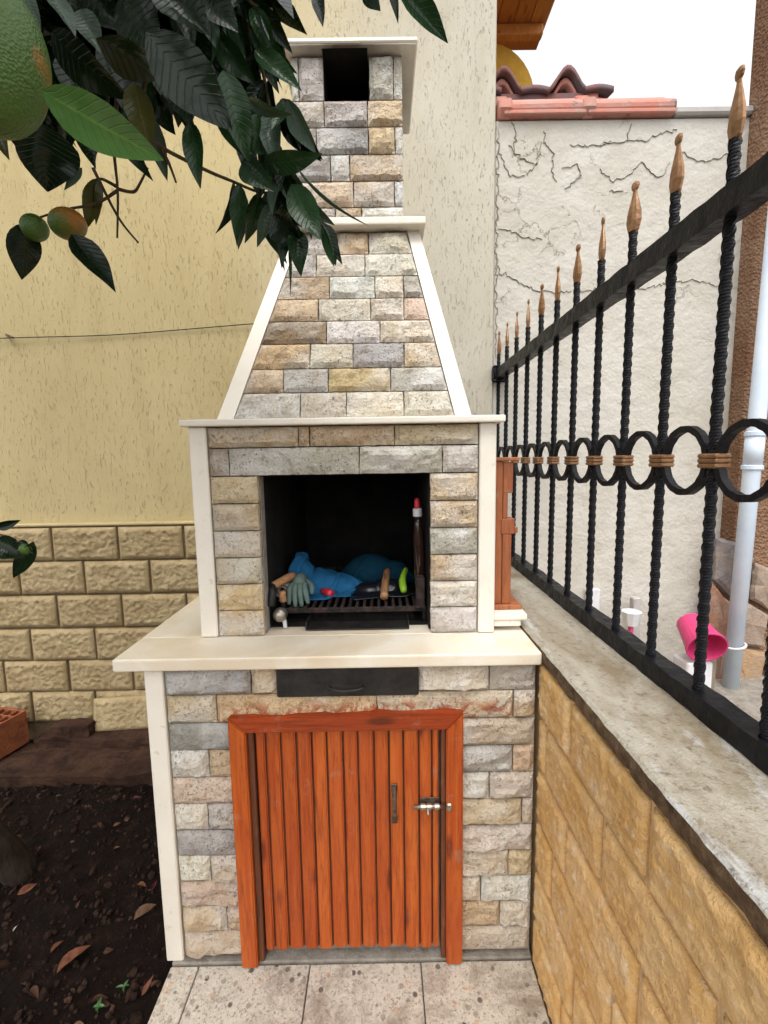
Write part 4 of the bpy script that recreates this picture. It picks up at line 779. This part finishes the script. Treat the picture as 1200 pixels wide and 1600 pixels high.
def drape(name, cx, cy, w_, d_, rot, squeeze, domes, seed, color, mat, label, cat, cell=.0085, z0=.932, xlim=(-.322, .118)):
    """a sheet pushed together and dropped over the things on the grill: position based cloth"""
    rg = np.random.default_rng(seed); nx, ny = int(w_/cell)+1, int(d_/cell)+1
    U, W = np.meshgrid(np.linspace(-w_/2, w_/2, nx), np.linspace(-d_/2, d_/2, ny), indexing='ij')
    ca, sa = math.cos(rot), math.sin(rot)
    X = cx+(U*ca-W*sa)*squeeze[0]; Y = cy+(U*sa+W*ca)*squeeze[1]
    ph = rg.uniform(0, 6, 8)
    Zr = sum(np.sin(U*rg.uniform(20, 90)+W*rg.uniform(-80, 80)+ph[k])*.006 for k in range(8))
    P = np.stack([X, Y, z0+.12+Zr], -1); Q = P.copy()
    sets = []
    def add(a, b, L, k): sets.append((a, b, L, k))
    S = slice; dg = cell*math.sqrt(2)
    add((S(0, -1), S(None)), (S(1, None), S(None)), w_/(nx-1), 1); add((S(None), S(0, -1)), (S(None), S(1, None)), d_/(ny-1), 1)
    add((S(0, -1), S(0, -1)), (S(1, None), S(1, None)), dg, .6); add((S(1, None), S(0, -1)), (S(0, -1), S(1, None)), dg, .6)
    add((S(0, -2), S(None)), (S(2, None), S(None)), 2*w_/(nx-1), .12); add((S(None), S(0, -2)), (S(None), S(2, None)), 2*d_/(ny-1), .12)
    def ground(x, y):
        g = np.full(x.shape, z0)
        for (ax, ay, rx, ry, hh) in domes:
            q = 1-((x-ax)/rx)**2-((y-ay)/ry)**2; g = np.maximum(g, z0+hh*np.sqrt(np.clip(q, 0, 1)))
        return g
    for it in range(150):
        V_ = (P-Q)*.94; Q = P.copy(); P = P+V_; P[..., 2] -= .0009
        for _ in range(8):
            for a_, b_, L, k in sets:
                D = P[b_]-P[a_]; ln = np.linalg.norm(D, axis=-1, keepdims=True)+1e-9; C = D*(.5*k*(ln-L)/ln)*.9; P[a_] = P[a_]+C; P[b_] = P[b_]-C
        P[..., 0] = np.clip(P[..., 0], *xlim); P[..., 1] = np.clip(P[..., 1], 1.31, 1.9)
        g = ground(P[..., 0], P[..., 1])+.003; hit = P[..., 2] < g
        P[..., 2] = np.where(hit, g, P[..., 2]); P[hit, :2] = Q[hit, :2]+(P[hit, :2]-Q[hit, :2])*.3
    V = [tuple(map(float, p)) for p in P.reshape(-1, 3)]
    F = [[i*ny+j, (i+1)*ny+j, (i+1)*ny+j+1, i*ny+j+1] for i in range(nx-1) for j in range(ny-1)]
    o = mk(name, V, F, mat, None, smooth=True, color=color)
    m_s = o.modifiers.new('soften', 'SUBSURF'); m_s.levels = 1; m_s.render_levels = 1
    m_t = o.modifiers.new('thick', 'SOLIDIFY'); m_t.thickness = .0022; m_t.offset = 1
    return tag(o, label, cat)
drape('blue_towel', -.225, 1.475, .40, .30, .25, (.60, .62), [(-.285, 1.50, .045, .08, .115), (-.22, 1.49, .09, .07, .06), (-.14, 1.49, .06, .06, .04)], 3, (.025, .155, .33), 'cloth', 'crumpled bright blue towel heaped on the grill', 'towel')
drape('teal_cloth', -.03, 1.62, .36, .28, -.3, (.72, .66), [(-.05, 1.64, .10, .08, .08), (.04, 1.62, .06, .06, .06)], 8, (.010, .06, .10), 'cloth', 'dark teal cloth bundled behind the black bag', 'cloth')
drape('black_bag', .0, 1.44, .24, .16, .15, (.68, .7), [(.01, 1.46, .06, .04, .035), (-.05, 1.45, .05, .035, .025)], 5, (.01, .01, .015), 'black_bag', 'shiny black plastic bag on the grill bars', 'bag', cell=.0075)
# knitted gloves
gl = thing('work_glove', (-.27, 1.36, .931), 'pale green knitted work glove hanging over the grill edge', 'glove')
parts = [tube(smoothpath([(-.262, 1.41, .985), (-.262, 1.375, .995), (-.262, 1.345, .985)]), [.02]*8+[.018], 10)]
for k, (dx, L) in enumerate(((-.018, .9), (-.006, 1.1), (.006, 1.05), (.018, .85))):
    parts.append(tube(smoothpath([(-.262+dx, 1.36, .985), (-.262+dx*1.3, 1.325, .975), (-.260+dx*1.6+.004, 1.308, .975-.045*L)]), [.0085]*6+[.008, .007, .005], 8))
parts.append(tube(smoothpath([(-.245, 1.375, .99), (-.225, 1.36, .978), (-.222, 1.345, .955)]), [.009]*6+[.008, .007, .005], 8))
mk('glove_body', *join(*parts), 'cloth', gl, smooth=True, color=(.14, .20, .17))
rl = thing('rolled_cloth', (-.31, 1.36, .931), 'rolled beige rag beside the blue towel', 'rag')
sp_ = [(-.312+.028*(1-k/26)*math.cos(k*.62), 0, .968+.030*(1-k/26)*math.sin(k*.62)) for k in range(22)]
V, F = [], []
for y in (1.335, 1.43):
    for (x, _, z) in sp_: V.append((x, y, z))
    for (x, _, z) in sp_: V.append((-.312+(x+.312)*.80, y, .968+(z-.968)*.80))
n = len(sp_)
for k in range(n-1): F += [[k, k+1, 2*n+k+1, 2*n+k], [n+k, n+k+1, 3*n+k+1, 3*n+k], [k, k+1, n+k+1, n+k], [2*n+k, 2*n+k+1, 3*n+k+1, 3*n+k]]
mk('roll', V, F, 'cloth', rl, smooth=True, color=(.33, .30, .24))
def tool(name, pts, rad, mat, label, cat, tip=None):
    t_ = thing(name, pts[0], label, cat); v, f = tube(smoothpath(pts), rad, 10); mk('handle', v, f, mat, t_, smooth=True)
    if tip: v, f = tube(smoothpath(tip[0]), tip[1], 10); mk('tip', v, f, tip[2], t_, smooth=True)
    return t_
tool('wooden_tool', [(.0, 1.34, .944), (.004, 1.42, .962), (.012, 1.50, .985)], .0125, 'handle_wood', 'flat wooden handle sticking out from under the black bag', 'tool')
tool('red_handled_tool', [(-.165, 1.38, .944), (-.20, 1.42, .944)], [.012, .013, .013, .011, .008], 'red_plastic', 'small red plastic handle lying on the grill bars', 'tool')
tool('lime_lighter', [(.063, 1.38, .946), (.060, 1.42, .975), (.075, 1.47, 1.0)], [.008, .011, .012, .012, .011, .010, .009, .008, .006], 'lime_plastic', 'lime green plastic handle beside the teal cloth', 'tool')
tool('poker_handle', [(-.325, 1.29, .998), (-.28, 1.36, 1.012)], .012, 'handle_wood', 'brown wooden handle resting at the left of the firebox', 'tool', ([(-.328, 1.285, .995), (-.322, 1.262, .985), (-.326, 1.255, .95)], .013, 'dark_metal'))
tool('skewer_handle', [(-.296, 1.275, .985), (-.294, 1.278, .955)], .010, 'handle_wood', 'short reddish wooden handle upright above the metal ball', 'tool', ([(-.296, 1.28, .955), (-.297, 1.285, .932)], .006, 'dark_metal'))
ld = thing('steel_ladle', (-.298, 1.25, .881), 'steel ball headed ladle standing in the firebox corner', 'ladle')
v, f = lathe([(.001, -.021)]+[(.021*math.sin(R(a_)), -.021*math.cos(R(a_))) for a_ in range(15, 180, 15)]+[(.001, .021)], 18); mk('bowl', [p+Vector((-.300, 1.258, .922)) for p in v], f, 'steel', ld, smooth=True)
mk('stem', *tube([(-.288, 1.262, .882), (-.290, 1.262, .905)], .006, 8), 'white_plastic', ld)
box('metal_tin', .093, .118, 1.262, 1.30, .931, 1.022, 'grill', bev=.003); tag(bpy.data.objects['metal_tin'], 'small sooty metal box at the right end of the grill', 'box')
bt = thing('sauce_bottle', (.108, 1.33, .931), 'slim dark bottle with white collar and red cap', 'bottle')
tl = Matrix.Translation((.112, 1.325, .931)) @ Matrix.Rotation(R(-2), 4, 'Y')
v, f = lathe([(.012, 0), (.0165, .004), (.0165, .20), (.0125, .235), (.0105, .262)], 16); mk('bottle_body', [tl @ p for p in v], f, 'dark_glass', bt, smooth=True)
v, f = lathe([(.013, .262), (.0135, .264), (.0135, .284), (.012, .286)], 16); mk('collar', [tl @ p for p in v], f, 'white_plastic', bt)
v, f = lathe([(.009, .286), (.0095, .29), (.0075, .312), (.004, .316)], 12); mk('cap', [tl @ p for p in v], f, 'red_plastic', bt)
# wooden racks beside the box
wr = thing('wooden_rack', (.35, 1.4, .93), 'stepped brown wooden rack standing on the marble ledge by the fence', 'rack')
for nm, b in (('foot_board', (.3055, .393, 1.245, 1.70, .9295, .942)), ('side_panel', (.312, .338, 1.262, 1.68, .9425, 1.352)), ('front_post', (.3385, .3635, 1.258, 1.285, .9425, 1.146)), ('middle_block', (.334, .372, 1.257, 1.30, 1.1465, 1.190)), ('upper_block', (.3385, .352, 1.260, 1.32, 1.1905, 1.262)), ('top_block', (.3385, .366, 1.260, 1.30, 1.2625, 1.348)), ('top_board', (.307, .381, 1.252, 1.66, 1.3525, 1.362)), ('peg', (.3725, .382, 1.262, 1.28, 1.148, 1.165)), ('rear_post', (.3385, .366, 1.60, 1.64, .9425, 1.348))):
    box(nm, *b, 'rack_wood', wr, bev=.0015)
box('wooden_board', -.640, -.585, 1.76, 1.785, .8805, 1.13, 'rack_wood', bev=.003); tag(bpy.data.objects['wooden_board'], 'narrow brown board standing on the counter behind the firebox', 'board')

# ------------------------------------------------------------------ rubble along the house wall
ft = thing('concrete_footing', (-1.5, 2.1, -.08), 'crumbling earth stained concrete footing along the house wall', 'footing')
def rough(x0, x1, y0, y1, z0, z1, n, seed, amp):
    bm = bmesh.new(); bmesh.ops.create_cube(bm, size=1); bmesh.ops.subdivide_edges(bm, edges=bm.edges[:], cuts=n, use_grid_fill=True)
    vs = []
    for v in bm.verts:
        p = Vector(((x0+x1)/2+v.co.x*(x1-x0), (y0+y1)/2+v.co.y*(y1-y0), (z0+z1)/2+v.co.z*(z1-z0)))
        q = Vector((fbm((p.x*7+seed, p.y*7, p.z*7), 4), fbm((p.x*7, p.y*7+seed, p.z*7), 4), fbm((p.x*7, p.y*7, p.z*7+seed), 4))); vs.append(p+q*amp)
    bm.verts.index_update(); fs = [[v.index for v in f.verts] for f in bm.faces]; bm.free(); return vs, fs
mk('upper_step', *rough(-1.72, -.56, 2.07, 2.24, -.08, .022, 10, 2, .018), 'footing', ft)
mk('lower_step', *rough(-1.95, -.56, 1.86, 2.12, -.12, -.018, 10, 5, .018), 'footing', ft)
hb = thing('hollow_brick', (-1.86, 2.02, 0), 'red hollow clay brick standing on end by the house wall', 'brick')
x0, x1, y0, y1, z0, z1 = -1.98, -1.80, 1.98, 2.14, -.01, .155
parts = [boxv(x0, x0+.010, y0, y1, z0, z1, .0015), boxv(x1-.010, x1, y0, y1, z0, z1, .0015), boxv(x0+.0101, x1-.0101, y0, y0+.010, z0, z1, .0015), boxv(x0+.0101, x1-.0101, y1-.010, y1, z0, z1, .0015)]
for k in (1, 2, 3): parts.append(boxv(x0+k*.045-.003, x0+k*.045+.003, y0+.0101, y1-.0101, z0, z1-.001, .001))
for k in (1, 2): parts.append(boxv(x0+.0101, x1-.0101, y0+k*.053-.003, y0+k*.053+.003, z0, z1-.002, .001))
parts.append(boxv(x0+.0101, x1-.0101, y0+.0101, y1-.0101, z0, z0+.004, 0))
o = mk('brick_shell', *join(*parts), 'brick', hb); o.rotation_euler = (0, 0, R(-14))
o = mk('brick_piece', *rough(-1.66, -1.47, 2.09, 2.17, .024, .078, 5, 9, .012), 'footing'); tag(o, 'flat brown broken brick lying on the footing', 'brick')
me = rustic_mesh('wall_block', .30, .165, .02, 77, 'block')
o = bpy.data.objects.new('loose_block', me); col.objects.link(o); o.location = (-1.335, 2.165, .098); o.rotation_euler = (R(-13), R(-2), R(3)); tag(o, 'loose rusticated block leaning against the dado', 'block')
# dead leaves on the soil
DC = dict(r=(.17, .065, .035), b=(.15, .085, .05), p=(.10, .026, .042), w=(.5, .47, .42), d=(.075, .035, .02))
def leafmesh(L, W, curl, fold, nseg=8, seed=0, twist=0):
    V, F, UV = [], [], []
    for i in range(nseg+1):
        t = i/nseg; ww = W/2*(math.sin(math.pi*min(1, t**.85*1.0))**.85 if 0 < t < 1 else .03)*(1-.25*t)
        tw = twist*t
        for k, s in enumerate((-1, -.5, 0, .5, 1)):
            z = curl*L*(-(t**2))+fold*abs(s)*ww+.05*ww*math.sin(t*17+seed+s*2)
            y = s*ww
            V.append((t*L, y*math.cos(tw)-z*math.sin(tw)*.3, z+y*math.sin(tw))); UV.append((t, (s+1)/2))
    for i in range(nseg):
        for k in range(4): F.append([i*5+k, (i+1)*5+k, (i+1)*5+k+1, i*5+k+1])
    return V, F, UV
DL = ['long reddish dead leaf lying just in front of the tree trunk', 'pale tan dead leaf below the hollow brick', 'tan dead leaf lying at the foot of the footing step', 'small tan dead leaf between trunk and footing', 'purplish dead leaf near the upper end of the marble post', 'tiny tan dead leaf alone in the middle of the bed', 'reddish dead leaf close beside the marble post', 'long pale tan dead leaf near the foot of the marble post', 'largest reddish brown dead leaf on the open soil', 'slim reddish dead leaf touching the largest one', 'dark purple dead leaf right against the marble post', 'tan dead leaf in front of the bright green weed', 'tan dead leaf tucked against the paving edge', 'small whitish scrap on the dark soil', 'slim reddish dead leaf beside the paving corner', 'dark brown dead leaf behind the bright green weed', 'dark brown dead leaf half sunk in the bare soil left of the weed', 'dark brown dead leaf upright behind the largest reddish leaf', 'dark brown dead leaf beside the trunk base', 'dark brown dead leaf between the largest leaf and the paving']
for k, (x, y, L, c, an) in enumerate(DEAD):
    V, F, UV = leafmesh(L*.85, L*.42, random.uniform(-.35, .35), random.uniform(.5, 1.3), 6, k, random.uniform(-1.2, 1.2))
    o = mk('dead_leaf', V, F, 'dead', loc=(x, y, soilz(x, y)+.012), rot=(random.uniform(-.4, .4), random.uniform(-.25, .1), R(an)), color=DC[c]); tag(o, DL[k], 'leaf', 'dead leaves on the soil')
for k, (x, y) in enumerate(WEED):
    t_ = thing('weed_seedling', (x, y, soilz(x, y)), 'tiny green weed with four bright leaves' if k == 0 else 'tiny dull green weed sprout near the paving', 'weed')
    mk('stem', *tube([(x, y, soilz(x, y)-.005), (x+.003, y, soilz(x, y)+.018)], .0012, 5), 'weed', t_)
    for q in range(4):
        V, F, UV = leafmesh(random.uniform(.012, .022), .011 if k == 0 else .008, .35, .6, 5, q); mk('leaf', V, F, 'weed', t_, loc=(x+.003, y, soilz(x, y)+.018), rot=(random.uniform(-.3, .3), random.uniform(-.7, -.1), q*1.57+random.uniform(-.4, .4)))

# ------------------------------------------------------------------ citrus tree
tree = thing('citrus_tree', (-1.27, 1.42, -.03), 'citrus tree with glossy dark leaves and green fruit overhanging the barbecue', 'tree')
hub = Vector(TWIGS[9][0])
v, f = tube(smoothpath([(-1.27, 1.42, -.06), (-1.32, 1.36, .15), (-1.46, 1.26, .5), (-1.55, 1.12, 1.0), (-1.52, 1.0, 1.5)]), [.058]+[.05]*4+[.046]*4+[.042]*4+[.038]*4, 12); mk('trunk', v, f, 'bark', tree, smooth=True)
limbs = [[(-1.52, 1.0, 1.5), (-1.3, .85, 1.95), (-.9, .68, 2.2), (-.6, .6, 2.18), tuple(hub)],
         [(-1.52, 1.0, 1.5), (-1.7, .8, 1.9), (-1.6, .4, 2.3), (-1.3, .0, 2.6)], [(-1.52, 1.0, 1.5), (-1.55, 1.3, 2.0), (-1.2, 1.35, 2.6), (-.9, 1.2, 2.95)],
         [(-.9, .68, 2.2), (-.6, .3, 2.45), (-.3, -.1, 2.6)], [(-1.52, 1.0, 1.5), (-1.9, 1.2, 2.0), (-2.3, 1.3, 2.5)], [(-.6, .6, 2.18), (-.45, .42, 1.95), tuple(TWIGS[16][0])], [(-1.55, 1.12, 1.0), (-1.35, 1.0, .95), tuple(TWIGS[15][0])]]
for L_ in limbs:
    p = smoothpath(L_); n = len(p); thin = len(L_) == 3
    r0 = .012 if thin else .026
    v, f = tube(p, [r0*(1-.75*k/(n-1))+.002 for k in range(n)], 8); mk('branch', v, f, 'bark', tree, smooth=True)
for k, L_ in enumerate(TWIGS):
    p = smoothpath(L_); n = len(p); v, f = tube(p, [.0022*(1-.55*q/(n-1))+.0004 for q in range(n)], 6); mk('twig', v, f, 'twig', tree, smooth=True)
LC = dict(dark=(.006, .016, .005), green=(.016, .046, .015), grey=(.055, .085, .060), olive=(.050, .052, .012), lime=(.075, .17, .045))
camp = Vector((0, 0, 1.36))
for k, (bx_, by_, bz_, tx, ty_, tz, wd, roll, tone) in enumerate(LEAVES):
    b_ = Vector((bx_, by_, bz_)); t_ = Vector((tx, ty_, tz)); L = (t_-b_).length
    V, F, UV = leafmesh(L, wd*.94, random.uniform(-.12, .30), random.uniform(.2, .8), 10, k*1.7, random.uniform(-.9, .9))
    xa = (t_-b_).normalized(); na = (camp-(b_+t_)/2); na = (na-xa*na.dot(xa)).normalized()
    na = Matrix.Rotation(R(roll), 3, xa) @ na; ya = na.cross(xa)
    rm = Matrix((xa, ya, na)).transposed()
    V = [rm @ Vector(p) for p in V]
    c0 = LC[tone]; kk = random.uniform(.8, 1.2)
    mk('leaf', V, F, 'leaf', tree, loc=b_, smooth=True, color=tuple(q*kk for q in c0), uv=UV)
lr = random.Random(23)
for ti, cnt_ in ((5, 5), (7, 16), (9, 5), (10, 3), (11, 8), (13, 9), (12, 3), (8, 4), (14, 4)):
    p = smoothpath(TWIGS[ti], 6)
    for q in range(cnt_):
        b_ = p[int(lr.uniform(.1, 1)*(len(p)-1))]; L = lr.uniform(.045, .078)
        xa = Vector((lr.uniform(-.55, .75), lr.uniform(-.5, .5), lr.uniform(-1.2, -.25))).normalized()
        V, F, UV = leafmesh(L, L*lr.uniform(.34, .46), lr.uniform(-.15, .35), lr.uniform(.2, .8), 9, q*2.3+ti, lr.uniform(-.9, .9))
        na = (camp-b_); na = (na-xa*na.dot(xa)).normalized(); na = Matrix.Rotation(R(lr.uniform(-65, 65)), 3, xa) @ na; ya = na.cross(xa)
        rm = Matrix((xa, ya, na)).transposed(); c0 = LC[lr.choice(['dark', 'dark', 'green', 'green', 'green', 'grey'])]; kk = lr.uniform(.7, 1.4)
        mk('leaf', [rm @ Vector(v_) for v_ in V], F, 'leaf', tree, loc=b_, smooth=True, color=tuple(c_*kk for c_ in c0), uv=UV)
for (x, y, z, rx, rz) in FRUIT:
    v, f = lathe([(.001, -rz)]+[(rx*math.sin(R(a_)), -rz*math.cos(R(a_))) for a_ in range(10, 180, 10)]+[(.001, rz)], 22)
    mk('fruit', v, f, 'peel', tree, loc=(x, y, z), rot=(0, R(10 if rz > rx else -12), 0), smooth=True)
# rest of the crown, plus unseen leaf clusters added overhead for shade
iv_ = cam.matrix_world.inverted()
V, F, UV = [], [], []; cnt = 0; rnd = random.Random(11)
cl = [(-.5, -.5, 2.25, .5), (-.95, -.3, 2.1, .5), (-.3, .1, 2.4, .35), (-1.3, -.5, 2.2, .6), (-.15, -.5, 2.5, .4), (-.5, .1, 2.2, .3), (-1.2, .7, 2.55, .75), (-1.7, .9, 2.4, .75), (-1.0, 1.2, 2.8, .65), (-.7, .2, 2.65, .6), (-1.4, .1, 2.6, .7), (-2.1, 1.3, 2.4, .7), (-.45, .45, 2.5, .42), (-1.5, 1.5, 2.5, .6), (-.25, -.1, 2.55, .45), (-1.75, .3, 2.0, .5), (-1.0, .5, 2.2, .4), (-.50, .66, 2.02, .22), (-.62, .80, 2.15, .26), (-.42, .75, 2.2, .25), (-.75, .75, 2.1, .25)]+[(*c_, .13) for c_ in CROWN]*3
while cnt < 8000:
    c_ = rnd.choice(cl); d_ = Vector((rnd.gauss(0, 1), rnd.gauss(0, 1), rnd.gauss(0, 1))).normalized()*c_[3]*rnd.random()**.4
    p = Vector((c_[0]+d_.x, c_[1]+d_.y, c_[2]+d_.z*.75))
    q = iv_ @ p
    if (p-camp).length < .45 or p.y > 2.1: continue
    if q.z < -.02:
        u = 600+LENS/36*1200*q.x/-q.z; v_ = 800-LENS/36*1200*q.y/-q.z
        mg = 95/max(.4, -q.z)
        if u > -mg and v_ > -mg and u < 1200 and v_ < 1700:
            if not (u < 390 and v_ < 150-u*.28): continue
    L = rnd.uniform(.06, .10); W = L*rnd.uniform(.42, .55); n0 = len(V)
    rm = Matrix.Rotation(rnd.uniform(0, 6.28), 3, 'Z') @ Matrix.Rotation(rnd.uniform(.0, 1.1), 3, 'Y') @ Matrix.Rotation(rnd.uniform(-.6, .6), 3, 'X')
    for (a_, b2, c2, uu, vv2) in ((0, 0, 0, 0, .5), (.3, -.5, .06, .3, 0), (.3, 0, 0, .3, .5), (.3, .5, .06, .3, 1), (.7, -.38, .02, .7, .1), (.7, 0, -.04, .7, .5), (.7, .38, .02, .7, .9), (1, 0, -.12, 1, .5)):
        V.append(p+rm @ Vector((a_*L, b2*W, c2*L))); UV.append((uu, vv2))
    F += [[n0+i for i in t] for t in ((0, 1, 2), (0, 2, 3), (1, 4, 5, 2), (2, 5, 6, 3), (4, 7, 5), (5, 7, 6))]
    cnt += 1
o = mk('foliage', V, F, 'leaf', tree, smooth=True, color=LC['dark'], uv=UV); o['kind'] = 'stuff'
